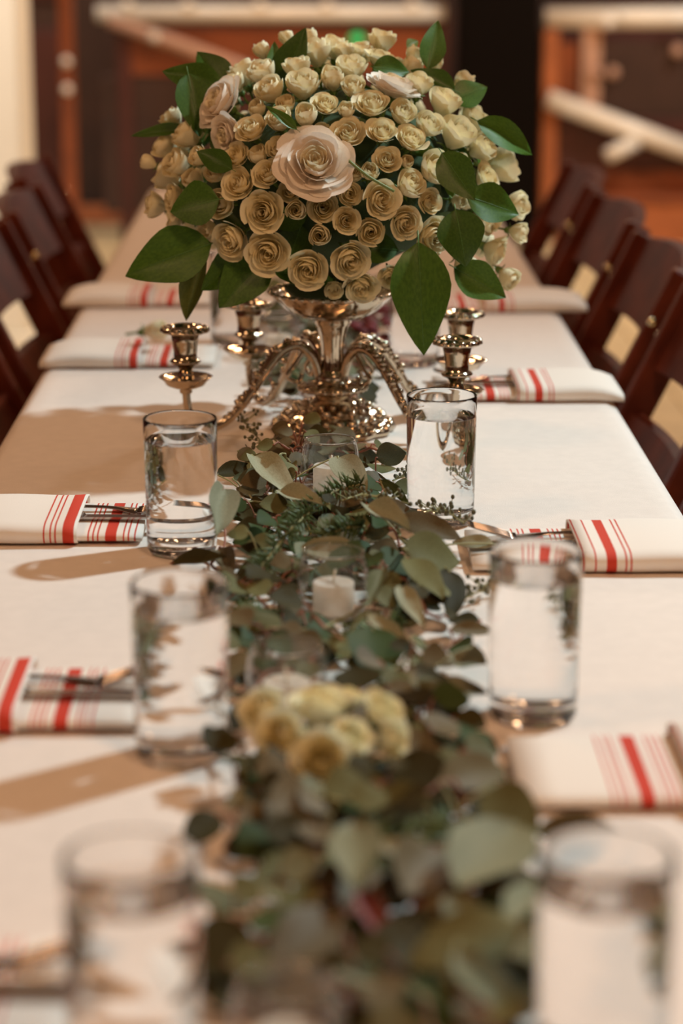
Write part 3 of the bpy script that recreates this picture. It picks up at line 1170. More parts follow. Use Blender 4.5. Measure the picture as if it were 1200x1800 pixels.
def rose_kind(name, m, mc, rings, core, seed, calyx=True):
    """rings: [(count, R, H, width, close, lip, droop)] of separate petals; core: the same, joined"""
    rr = random.Random(seed)
    inner = []
    ph = rr.uniform(0, 6)
    for n, Rr, Hh, wd, cl_, lp, dr in core:
        for k in range(n):
            inner.append(petal(Rr, Hh * rr.uniform(0.96, 1.04), wd, cl_, lp, rr.random(), 8, 6, dr, ph + 2 * PI * k / n, 0.14, 0.018))
        ph += 1.1
    d = {'core': mesh(name + '_inner_petals', *join(inner), mc), 'petals': []}
    for n, Rr, Hh, wd, cl_, lp, dr in rings:
        ms = [mesh(name + '_petal', *petal(Rr, Hh, wd, cl_, lp, rr.random(), 8, 7, dr, 0, 0.09, 0.035), m) for _ in range(2)]
        for k in range(n):
            d['petals'].append((ms[k % 2], ph + 2 * PI * k / n + rr.uniform(-.15, .15), rr.uniform(0.94, 1.05)))
        ph += 0.65
    cal = [lathe([(0.02, -0.30), (0.16, -0.28), (0.24, -0.12), (0.22, 0.06), (0.02, 0.10)], 12)]
    for k in range(5):
        a = 2 * PI * k / 5 + 0.3
        ps = []
        for t in range(5):
            q = t / 4
            rad = 0.20 + 0.42 * q
            ps.append(Vector((rad * math.cos(a), rad * math.sin(a), 0.02 + 0.25 * q - 0.2 * q * q)))
        cal.append(tube(ps, [0.10, 0.11, 0.085, 0.05, 0.01], 5, 0.3))
    cal.append(tube([(0, 0, -0.28), (0.02, 0, -0.7), (0, 0.02, -1.1)], 0.075, 7))
    d['calyx'] = mesh(name + '_calyx', *join(cal), M_SEPAL)
    return d


CORE = [(2, 0.16, 1.18, 3.3, 0.5, 0, 0), (3, 0.29, 1.20, 2.6, 0.55, 0, 0), (3, 0.42, 1.20, 2.4, 0.45, 0, 0), (4, 0.56, 1.16, 2.1, 0.30, 0.02, 0)]
CORE_T = [(2, 0.15, 1.30, 3.3, 0.7, 0, 0), (3, 0.28, 1.34, 2.6, 0.9, 0, 0), (3, 0.42, 1.36, 2.4, 0.9, 0, 0)]
RK = {
    'open': rose_kind('spray_rose', M_ROSE, M_ROSEC, [(4, 0.72, 1.10, 2.0, 0.05, 0.18, 0.10), (5, 0.86, 0.98, 1.7, -0.1, 0.34, 0.22)], CORE, 1),
    'open2': rose_kind('spray_rose_b', M_ROSE, M_ROSEC, [(3, 0.70, 1.14, 2.5, 0.15, 0.12, 0.05), (4, 0.84, 1.02, 2.0, 0.0, 0.30, 0.18)], CORE, 2),
    'half': rose_kind('spray_rose_half', M_ROSE, M_ROSE, [(3, 0.62, 1.36, 2.5, 0.55, 0.08, 0.0), (4, 0.78, 1.22, 2.0, 0.30, 0.18, 0.06)], CORE_T, 3),
    'bud': rose_kind('rosebud', M_ROSE, M_ROSE, [(3, 0.56, 1.45, 2.6, 0.95, 0.02, 0.0), (3, 0.68, 1.30, 2.4, 0.75, 0.06, 0.0)], CORE_T, 4),
    'yellow': rose_kind('yellow_rose', M_YEL, M_YELC, [(4, 0.74, 1.08, 2.1, 0.05, 0.16, 0.10), (5, 0.90, 0.98, 1.7, -0.05, 0.28, 0.18)], CORE, 5),
    'big': rose_kind('garden_rose', M_IVORY, M_IVORYC, [(4, 0.50, 0.86, 2.0, 0.20, 0.05, 0.0), (5, 0.66, 0.82, 1.8, 0.0, 0.14, 0.05), (5, 0.82, 0.72, 1.7, -0.05, 0.30, 0.16), (6, 0.96, 0.56, 1.5, -0.1, 0.42, 0.22)],
                     [(2, 0.10, 0.78, 3.3, 0.4, 0, 0), (3, 0.18, 0.82, 2.6, 0.45, 0, 0), (3, 0.27, 0.85, 2.4, 0.35, 0, 0), (4, 0.37, 0.87, 2.1, 0.25, 0.02, 0)], 6),
}


def rose(kind, pos, nrm, r, label, group, rnd_, name='rose', cat='rose'):
    """pos: centre of the bloom; nrm: direction it faces; r: radius"""
    d = RK[kind]
    hgt = {'big': 0.5, 'bud': 0.75, 'half': 0.7}.get(kind, 0.62)
    z = Vector(nrm).normalized()
    x = z.orthogonal().normalized()
    m = frame(x, z, Vector(pos) - z * (r * hgt)) @ Matrix.Rotation(rnd_.uniform(0, 6.28), 4, 'Z') @ Matrix.Scale(r, 4)
    o = bpy.data.objects.new(name, None)
    o.empty_display_size = 0.3
    C.objects.link(o)
    o.matrix_basis = m
    tag(o, label, cat, group)
    link('inner_petals', d['core'], o)
    for me, a, s in d['petals']:
        q = link('petal', me, o)
        q.matrix_basis = Matrix.Rotation(a, 4, 'Z') @ Matrix.Diagonal((s, s, s * rnd_.uniform(0.95, 1.05), 1))
    link('calyx', d['calyx'], o)
    return o


BC = Vector((0.025, 2.645, T + 0.285))
BA = Vector((0.190, 0.185, 0.158))


def on_ball(px, py, k=1.0):
    """where the line of sight meets the bouquet's dome (or its rim)"""
    d = ray(px, py)
    A = BA * k
    o2 = Vector(((CAM.x - BC.x) / A.x, (CAM.y - BC.y) / A.y, (CAM.z - BC.z) / A.z))
    d2 = Vector((d.x / A.x, d.y / A.y, d.z / A.z))
    a, b, c = d2.dot(d2), 2 * o2.dot(d2), o2.dot(o2) - 1
    disc = b * b - 4 * a * c
    if disc > 0:
        t = (-b - math.sqrt(disc)) / (2 * a)
    else:
        t = -b / (2 * a)
    p = CAM + d * t
    n = Vector(((p.x - BC.x) / A.x ** 2, (p.y - BC.y) / A.y ** 2, (p.z - BC.z) / A.z ** 2)).normalized()
    return p, n


fo = tag(link('floral_foam', mesh('floral_foam', *ball((0, 0, 0), 1, 40, 24), M_FOAM)), 'dark green foam mound inside the bowl under the roses', 'floral foam')
fo.location = BC
fo.scale = (0.150, 0.145, 0.118)
for v in fo.data.vertices:
    if v.co.z < -0.35:
        f = max(0.30, 1 - 0.85 * (-v.co.z - 0.35) / 0.65)
        v.co.x *= f
        v.co.y *= f

ROSES = [(304, 210, 20, 'h'), (327, 248, 25, 'h'), (292, 261, 23, 'h'), (314, 296, 25, 'h'), (270, 293, 14, 'b'), (285, 315, 25, 'h'),
         (428, 130, 25, 'h'), (463, 130, 24, 'h'), (475, 163, 25, 'h'), (444, 236, 25, 'o'), (479, 217, 22, 'h'), (422, 280, 21, 'o'), (463, 271, 18, 'b'), (488, 271, 19, 'h'),
         (428, 322, 26, 'o'), (475, 310, 24, 'q'), (532, 163, 28, 'h'), (523, 122, 23, 'h'), (574, 190, 21, 'o'), (542, 223, 21, 'b'), (558, 95, 26, 'h'), (453, 191, 16, 'b'),
         (460, 90, 15, 'b'), (504, 68, 14, 'b'), (545, 68, 15, 'b'), (588, 85, 22, 'h'), (607, 92, 18, 'h'), (630, 92, 19, 'h'), (667, 77, 23, 'h'), (617, 122, 25, 'h'), (578, 147, 21, 'b'),
         (620, 160, 20, 'h'), (655, 183, 27, 'o'), (618, 200, 15, 'b'), (727, 99, 16, 'b'), (763, 114, 14, 'b'), (813, 144, 18, 'b'), (735, 160, 22, 'h'), (770, 183, 27, 'h'), (743, 220, 24, 'h'),
         (797, 230, 31, 'h'), (830, 210, 25, 'h'), (843, 260, 25, 'h'), (703, 210, 22, 'h'), (707, 243, 25, 'o'), (655, 237, 23, 'o'), (610, 243, 26, 'o'), (677, 283, 21, 'o'), (713, 283, 12, 'b'),
         (713, 312, 25, 'h'), (760, 299, 30, 'h'), (807, 282, 15, 'b'), (880, 292, 32, 'h'), (853, 315, 24, 'o'), (311, 337, 27, 'o'), (279, 350, 21, 'h'), (342, 315, 20, 'b'), (380, 305, 19, 'h'),
         (403, 353, 25, 'h'), (463, 364, 31, 'o'), (517, 327, 18, 'o'), (526, 355, 19, 'b'), (566, 350, 24, 'q'), (368, 403, 17, 'h'), (409, 413, 31, 'q'), (477, 432, 33, 'o'), (535, 467, 31, 'q'),
         (564, 399, 20, 'b'), (308, 392, 13, 'b'), (623, 340, 20, 'h'), (670, 352, 28, 'o'), (603, 380, 21, 'q'), (633, 408, 23, 'h'), (623, 447, 31, 'q'), (707, 383, 26, 'q'), (752, 358, 19, 'o'),
         (745, 403, 30, 'o'), (635, 493, 26, 'o'), (673, 487, 20, 'q'), (596, 505, 16, 'h'), (805, 353, 14, 'b'), (817, 468, 25, 'h'), (878, 433, 27, 'q'), (868, 393, 26, 'h'), (893, 372, 24, 'h'),
         (885, 470, 20, 'h'), (898, 412, 18, 'h'), (560, 250, 18, 'b'), (520, 250, 18, 'h'), (505, 190, 16, 'h'), (600, 300, 18, 'b'), (650, 310, 17, 'b'), (350, 280, 18, 'h'), (360, 350, 18, 'h')]
KD = {'h': 'half', 'b': 'bud', 'o': 'open', 'q': 'open2'}
LAB = {'open': 'open cream spray rose with swirled heart in the domed bouquet', 'open2': 'ruffled cream spray rose in the domed bouquet',
       'half': 'half-open cream spray rose in the domed bouquet', 'bud': 'closed cream rosebud in the domed bouquet'}
rr = random.Random(11)
placed = []
SPRAY = []
SIZE = {'o': 1.2, 'q': 1.22, 'h': 1.36, 'b': 1.5}
REAL = {'open': 1.0, 'open2': 0.98, 'half': 0.86, 'bud': 0.72}
# four large garden roses
BIG = [(560, 290, 60, 0.012, 'large wide-open ivory rose with spiral heart facing out of the bouquet', Vector((0.0, -0.75, 0.55))),
       (690, 158, 43, 0.004, 'large ivory rose turned upward under a glossy bouquet leaf', Vector((0.35, -0.1, 1.0))),
       (394, 190, 44, 0.010, 'large ivory rose seen sideways beside three glossy bouquet leaves', Vector((-0.75, -0.45, 0.5))),
       (404, 240, 32, 0.002, 'large ivory rose drooping below the sideways rose in the bouquet', Vector((-0.6, -0.6, -0.1)))]
blooms = []
for px, py, r, dd, lab, nn in BIG:
    p, n = on_ball(px, py)
    rad = r * mpp(p) * 1.05
    blooms.append([p + n * dd, n, rad, rad * 0.98, 'big', lab, nn.normalized(), p.copy()])
for px, py, r, k in ROSES:
    p, n = on_ball(px, py)
    toc = (CAM - p).normalized()
    nn = (n * 1.0 + toc * (0.25 if py > 330 else 0.05) + Vector((rr.uniform(-.22, .22), rr.uniform(-.2, .2), rr.uniform(-.1, .25) + (0.3 if py < 330 else 0)))).normalized()
    rad = r * mpp(p) * SIZE[k]
    blooms.append([p.copy(), n, rad, rad * REAL[KD[k]], KD[k], None, nn, p.copy()])
# packed blooms push each other aside a little instead of passing through one another
for it in range(80):
    for a in range(len(blooms)):
        A = blooms[a]
        for b in range(a + 1, len(blooms)):
            B = blooms[b]
            dv = B[0] - A[0]
            d = dv.length
            need = 0.97 * (A[3] + B[3])
            if d < need:
                u = dv / max(d, 1e-6)
                f = (need - d) * 0.35
                wa = 0.15 if A[4] == 'big' else 0.5
                A[0] -= u * f * wa
                B[0] += u * f * (1 - wa)
    for A in blooms:
        off = A[0] - A[7]
        if off.length > 0.016:
            A[0] = A[7] + off * (0.016 / off.length)
for p, n, rad, real, k, lab, nn, p0 in blooms:
    if k == 'big':
        rose('big', p, nn, rad, lab, None, rr)
    else:
        SPRAY.append((rose(k, p, nn, rad, LAB[k], 'cream spray roses of the bouquet', rr), k, p, False))
    placed.append((p, real))
# the far side of the dome, seen only when stepping aside
N = 170
for i in range(N):
    zz = 1 - 1.45 * (i + 0.5) / N
    a = i * 2.399963
    q = math.sqrt(max(0, 1 - zz * zz))
    n0 = Vector((q * math.cos(a), q * math.sin(a), zz))
    p = BC + Vector((n0.x * BA.x, n0.y * BA.y, n0.z * BA.z))
    rad = rr.uniform(0.014, 0.020)
    if any((p - b).length < (rad + rb) * 0.95 for b, rb in placed):
        continue
    if p.y < BC.y - 0.03 and p.z < BC.z + 0.02:
        continue
    n = Vector((n0.x / BA.x, n0.y / BA.y, n0.z / BA.z)).normalized()
    k = rr.choice(('open', 'open2', 'half', 'half', 'bud'))
    SPRAY.append((rose(k, p, n, rad, LAB[k], 'cream spray roses of the bouquet', rr), k, p, p.y > BC.y))
    placed.append((p, rad))


# ------------------------------------------------------------------ leaves
def leaf_mesh(name, m, ratio, peak, tip, bend, fold, seed, n=10, k=3, ripple=0.015, dome=0.0):
    """unit length along +x, width = ratio, normal +z; a thin blade with two skins"""
    rr = random.Random(seed)
    ph = rr.uniform(0, 6)
    vs, fs = [], []

    def wid(t):
        if t <= peak:
            s = t / peak
            return math.sin(s * PI / 2) ** 0.62
        s = (t - peak) / (1 - peak)
        return max(0.0, (1 - s ** tip)) ** (0.85)
    cols = 2 * k + 1
    for j in range(n + 1):
        t = j / n
        hw = max(0.006, 0.5 * ratio * wid(t))
        for i in range(cols):
            s = -1 + 2 * i / (cols - 1)
            y = hw * s
            z = -bend * t * t + fold * abs(y) - dome * (s * s) * hw + ripple * math.sin(9 * t + 2.5 * s + ph) * abs(s)
            vs.append(Vector((t, y, z)))
    top = len(vs)
    th = 0.006
    vs += [v - Vector((0, 0, th)) for v in vs[:top]]
    for j in range(n):
        for i in range(cols - 1):
            a = j * cols + i
            fs.append((a, a + cols, a + cols + 1, a + 1))
            b = a + top
            fs.append((b, b + 1, b + cols + 1, b + cols))
    return mesh(name, vs, fs, m)


def rib_mesh(bend, m):
    pts = [Vector((-0.10 + 1.02 * k / 8, 0, -bend * max(0, -0.10 + 1.02 * k / 8) ** 2 + 0.001)) for k in range(9)]
    vs, fs = tube(pts, [0.014 * (1 - 0.8 * k / 8) for k in range(9)], 6)
    side = []
    for q in range(1, 6):
        t = 0.12 + 0.14 * q
        for s in (-1, 1):
            side.append(tube([Vector((t, 0, -bend * t * t)), Vector((t + 0.10, s * 0.10, -bend * (t + .1) ** 2 + 0.003))], [0.005, 0.002], 4))
    return mesh('midrib', *join([(vs, fs)] + side), m)


LG = [leaf_mesh('glossy_leaf', M_LEAFG, 1.0, 0.42, 1.35, b, 0.18, s) for s, b in ((1, 0.10), (2, 0.2), (3, 0.05))]
LL_ = [leaf_mesh('glossy_leaf_light', M_LEAFL, 1.0, 0.42, 1.35, 0.1, 0.15, 4)]
LY = [leaf_mesh('glossy_leaf_yellow', M_LEAFY, 1.0, 0.45, 1.2, 0.12, 0.5, 5)]
RIB = {0: rib_mesh(0.10, M_RIB), 1: rib_mesh(0.2, M_RIB), 2: rib_mesh(0.05, M_RIB)}


def place_leaf(name, me, base, tip, width_m, nrm, parent=None):
    x = Vector(tip) - Vector(base)
    ln = x.length
    m = frame(x, nrm, base)
    m = m @ Matrix.Diagonal((ln, width_m, ln, 1))
    return link(name, me, parent, mtx=m)


# base px, tip px, width px, depth offsets (base, tip) from the dome centre plane, kind, label
BL = [((392, 152), (284, 122), 58, -0.03, -0.02, 'g', 'glossy leaf with its tip out beside the sideways ivory rose'),
      ((402, 160), (345, 84), 62, 0.00, 0.02, 'g', 'upright glossy leaf behind the sideways ivory rose'),
      ((330, 128), (352, 240), 66, -0.06, -0.07, 'g', 'hanging glossy leaf beside the sideways ivory rose'),
      ((492, 158), (534, 48), 62, -0.05, -0.03, 'g', 'folded dark leaf rising from the top of the bouquet'),
      ((484, 150), (482, 70), 34, -0.04, -0.02, 'l', 'paler leaf tucked behind the folded dark leaf'),
      ((752, 122), (771, 33), 48, -0.02, 0.0, 'l', 'light green pointed leaf standing up from the bouquet top'),
      ((715, 85), (735, 70), 22, 0.02, 0.03, 'y', 'small olive leaf behind the bouquet top'),
      ((655, 118), (722, 122), 46, -0.08, -0.085, 'g', 'glossy leaf lying over the upturned ivory rose'),
      ((800, 160), (722, 122), 46, -0.06, -0.07, 'g', 'dark glossy leaf between cream roses near the bouquet top'),
      ((795, 178), (857, 150), 56, -0.05, -0.04, 'l', 'short light leaf jutting from the bouquet shoulder'),
      ((838, 212), (948, 268), 54, -0.07, -0.06, 'g', 'long glossy leaf reaching out from the bouquet shoulder'),
      ((776, 268), (834, 352), 68, -0.165, -0.18, 'g', 'curling glossy leaf under the cluster of cream roses'),
      ((820, 345), (916, 375), 74, -0.135, -0.12, 'g', 'broad glossy leaf over the bouquet side roses'),
      ((800, 368), (822, 466), 88, -0.175, -0.19, 'g', 'bright broad leaf with pale midrib over the bouquet side'),
      ((798, 470), (890, 523), 70, -0.13, -0.13, 'g', 'low glossy leaf pointing out under the bouquet'),
      ((735, 425), (745, 623), 108, -0.16, -0.19, 'g', 'long dark leaf drooping below the bouquet over the table'),
      ((372, 428), (217, 478), 104, -0.12, -0.13, 'g', 'broad dark leaf spreading over the napkins'),
      ((470, 448), (384, 540), 92, -0.14, -0.155, 'g', 'dark leaf hanging under the ruffled roses'),
      ((450, 440), (352, 508), 70, -0.12, -0.13, 'g', 'dark leaf overlapping the broad dark leaf'),
      ((480, 478), (600, 492), 44, -0.13, -0.12, 'g', 'dark leaf lying along the silver bowl rim'),
      ((362, 440), (322, 568), 46, -0.10, -0.09, 'y', 'folded yellow-green leaf hanging onto the candle socket'),
      ((332, 225), (228, 236), 24, -0.03, -0.02, 'l', 'narrow leaf seen edge-on beside the bouquet'),
      ((408, 298), (344, 262), 44, -0.15, -0.14, 'g', 'small glossy leaf between the side roses'),
      ((385, 350), (298, 372), 84, -0.12, -0.11, 'g', 'shadowed leaf behind the lower side roses'),
      ((522, 228), (468, 184), 20, -0.175, -0.17, 'l', 'slender light leaf above the wide-open ivory rose'),
      ((700, 440), (600, 430), 60, -0.135, -0.14, 'g', 'dark leaf deep between the lower bouquet roses'),
      ((530, 395), (500, 480), 66, -0.14, -0.13, 'g', 'dark leaf under the lowest ruffled rose')]
BLOOMS = solids_of({'rose', 'floral_foam'})
LEAVES = []
leafmid = []
for i, (b, t, wd, db, dt, kd, lab) in enumerate(BL):
    me = LG[i % 3] if kd == 'g' else LL_[0] if kd == 'l' else LY[0]
    best = None
    for sb in ((0, 0.010, 0.020, 0.032, 0.045, 0.060, 0.075, -0.01) if i < 3 else (0, -0.008, 0.008, -0.016, 0.016, -0.026, 0.026, -0.036)):
        for st_ in (0, -0.012, 0.012, -0.024):
            pb, ptp = ony(*b, BC.y + db + sb), ony(*t, BC.y + dt + sb + st_)
            wm = wd * mpp((pb + ptp) / 2)
            toc = (CAM - (pb + ptp) / 2).normalized()
            nr = toc + Vector(((i * 37 % 11 - 5) * 0.05, 0, 0.35))
            x = ptp - pb
            q = solid_mesh(me, frame(x, nr, pb) @ Matrix.Diagonal((x.length, wm, x.length, 1)))
            h_ = hits(q, BLOOMS, 400) + 2 * hits(q, LEAVES, 400)
            if best is None or h_ < best[0]:
                best = (h_, pb, ptp, wm, nr, q)
            if h_ == 0:
                break
        if best[0] == 0:
            break
    _, pb, ptp, wm, nr, q = best
    LEAVES.append(q)
    leafmid.append((pb + ptp) / 2)
    if kd == 'g':
        me, rb = LG[i % 3], RIB[i % 3]
    elif kd == 'l':
        me, rb = LL_[0], RIB[0]
    else:
        me, rb = LY[0], RIB[0]
    o = place_leaf('lemon_leaf', me, pb, ptp, wm, nr)
    tag(o, lab, 'leaf')
    link('midrib', rb, o)
NICK = ['tip-out leaf by the sideways rose', 'upright leaf behind the sideways rose', 'hanging leaf by the sideways rose', 'folded dark top leaf', 'paler top leaf', 'light pointed top leaf', 'small olive top leaf', 'leaf over the upturned rose', 'dark leaf near the top', 'short light shoulder leaf', 'long shoulder leaf', 'curling leaf', 'broad side leaf', 'bright pale-ribbed leaf', 'low outward leaf', 'long drooping leaf', 'broad dark spreading leaf', 'dark hanging leaf', 'overlapped dark leaf', 'bowl-rim leaf', 'folded yellow-green leaf', 'narrow edge-on leaf', 'small glossy side leaf', 'shadowed leaf', 'slender light leaf', 'deep dark leaf', 'dark leaf under the ruffled rose']
SHORT = {'open': 'open cream rose with swirled heart', 'open2': 'ruffled cream rose', 'half': 'half-open cream rose', 'bud': 'closed cream rosebud'}
for o, k, pos, back in SPRAY:
    if back:
        o['label'] = SHORT[k] + ' on the bouquet side facing the partitions'
    else:
        j = min(range(len(BL)), key=lambda q: (leafmid[q] - pos).length)
        o['label'] = SHORT[k] + ' nearest the ' + NICK[j]
# small shadowed leaves tucked between the blooms
rl = random.Random(77)
for i in range(46):
    zz = 0.9 - 1.35 * (i + 0.5) / 46
    a = i * 2.399963 + 0.7
    q = math.sqrt(max(0, 1 - zz * zz))
    n0 = Vector((q * math.cos(a), q * math.sin(a), zz))
    best = None
    for k in range(14):
        b = BC + Vector((n0.x * BA.x, n0.y * BA.y, n0.z * BA.z)) * rl.uniform(0.79, 0.90)
        tdir = (n0.cross(Vector((rl.uniform(-1, 1), rl.uniform(-1, 1), rl.uniform(-1, 1)))).normalized() + n0 * rl.uniform(0.1, 0.9)).normalized()
        ln = rl.uniform(0.032, 0.052)
        q = solid_mesh(LG[i % 3], frame(tdir, n0, b) @ Matrix.Diagonal((ln, ln * 0.6, ln, 1)))
        h_ = hits(q, BLOOMS, 300) + hits(q, LEAVES, 300)
        if best is None or h_ < best[0]:
            best = (h_, b, tdir, ln, q)
        if h_ == 0:
            break
    _, b, tdir, ln, q = best
    LEAVES.append(q)
    o = place_leaf('filler_leaf', LG[i % 3], b, b + tdir * ln, ln * 0.6, n0)
    tag(o, 'small dark leaf tucked deep between the bouquet roses', 'leaf', 'dark leaves between the roses')
    link('midrib', RIB[i % 3], o)
# thin green stem crossing the roses
p0, _ = on_ball(612, 282, 1.11)
p1, _ = on_ball(650, 312, 1.11)
p2_, _ = on_ball(692, 336, 1.08)
st = tag(link('flower_stem', mesh('flower_stem', *tube(spline([p0, p1, p2_], 5), 0.0016, 7), M_STEM)), 'thin green stem crossing the bouquet under the wide-open rose', 'stem')

# ------------------------------------------------------------------ eucalyptus garland
EL = {'L': [leaf_mesh('silver_leaf', M_EUL, 1.0, 0.40, 1.8, b, f, s, 9, 2, 0.02) for s, b, f in ((11, .12, .12), (12, -.08, .2), (13, .2, .08))],
      'M': [leaf_mesh('green_leaf', M_EUM, 1.0, 0.42, 1.8, b, f, s, 9, 2, 0.02) for s, b, f in ((14, .12, .12), (15, -.08, .2), (16, .2, .08))],
      'D': [leaf_mesh('deep_leaf', M_EUD, 1.0, 0.42, 1.8, b, f, s, 9, 2, 0.02) for s, b, f in ((17, .12, .12), (18, -.08, .2), (19, .2, .08))],
      'B': [leaf_mesh('bronze_leaf', M_EUB, 1.0, 0.42, 1.7, b, f, s, 9, 2, 0.02) for s, b, f in ((20, .12, .12), (21, -.08, .2), (22, .2, .08))],
      'G': [leaf_mesh('fresh_leaf', M_EUG, 1.0, 0.42, 1.8, .1, .15, 23, 9, 2, 0.02)],
      'S': [leaf_mesh('sage_leaf', M_EUS, 1.0, 0.42, 1.8, b, f, s, 9, 2, 0.02) for s, b, f in ((25, .12, .12), (26, -.05, .15))],
      'P': [leaf_mesh('pink_leaf', M_PINK, 1.0, 0.42, 1.6, .1, .25, 24, 9, 2, 0.02)]}

# maroon blooms in the far part of the runner
for k, (px, py, s) in enumerate([(634, 578, 0.015), (684, 548, 0.014), (658, 600, 0.013), (662, 566, 0.012)]):
    c = ony(px, py, (3.12, 3.32, 3.03, 3.22)[k])
    c.z = max(c.z, T + 0.02)
    root = tag(empty('maroon_bloom', (c.x, c.y, T)), 'dusty maroon bloom in the garland behind the silver stand', 'flower', 'maroon blooms')
    hh = c.z - T
    link('stalk', mesh('stalk', *tube([(0, 0, 0.0), (0.002, 0, hh)], 0.0018, 6), M_TWIGR), root)
    for q in range(10):
        a = q * 2.4
        e = Vector((math.cos(a) * s * 1.1, math.sin(a) * s * 1.1, s * (0.2 + 0.08 * q)))
        link('petal', mesh('petal', *ball((0, 0, 0), s * 0.6, 8, 5, (1, 1, 0.6)), M_MAROON), root, e + Vector((0, 0, hh - s * 0.4)))

# ------------------------------------------------------------------ pale yellow roses on the runner, rosebud on the napkin
rr = random.Random(55)
YR = [(462, 1250, 40, 1.50, 'h', (-0.35, -0.5, 0.6)), (492, 1292, 42, 1.47, 'h', (-0.2, -0.7, 0.4)), (560, 1243, 52, 1.50, 'y', (0.0, -0.1, 1.0)), (566, 1335, 50, 1.44, 'y', (0.0, -0.8, 0.5)),
      (615, 1297, 36, 1.46, 'h', (0.3, -0.4, 0.6)), (672, 1252, 38, 1.50, 'h', (0.4, -0.3, 0.6)), (688, 1302, 34, 1.47, 'b', (0.6, -0.5, 0.3)), (615, 1228, 28, 1.53, 'b', (0.2, 0.1, 1))]
YL = ['pale yellow rose leaning toward the blurred glass and fork', 'pale yellow rose hanging over the dark leaves below the leaning one', 'wide pale yellow rose facing up before the votive',
      'pale yellow rose with golden heart facing down the table', 'small pale yellow rose tucked behind the golden-hearted rose', 'pale yellow rose facing the red-twig sprig',
      'tight pale yellow rose drooping toward the broad olive leaves', 'smallest pale yellow rose at the back of the cluster']
for q, (px, py, r, Y, k, n) in enumerate(YR):
    p = ony(px, py, Y)
    rose('yellow', p, n, r * mpp(p) * 1.08, YL[q], 'pale yellow roses on the garland', rr)
p = ony(272, 616, 3.09)
rose('bud', Vector((p.x, p.y, T + 0.041)), (0.9, -0.25, 0.15), 0.023, 'white rosebud lying on a folded striped napkin', None, rr, 'rosebud')

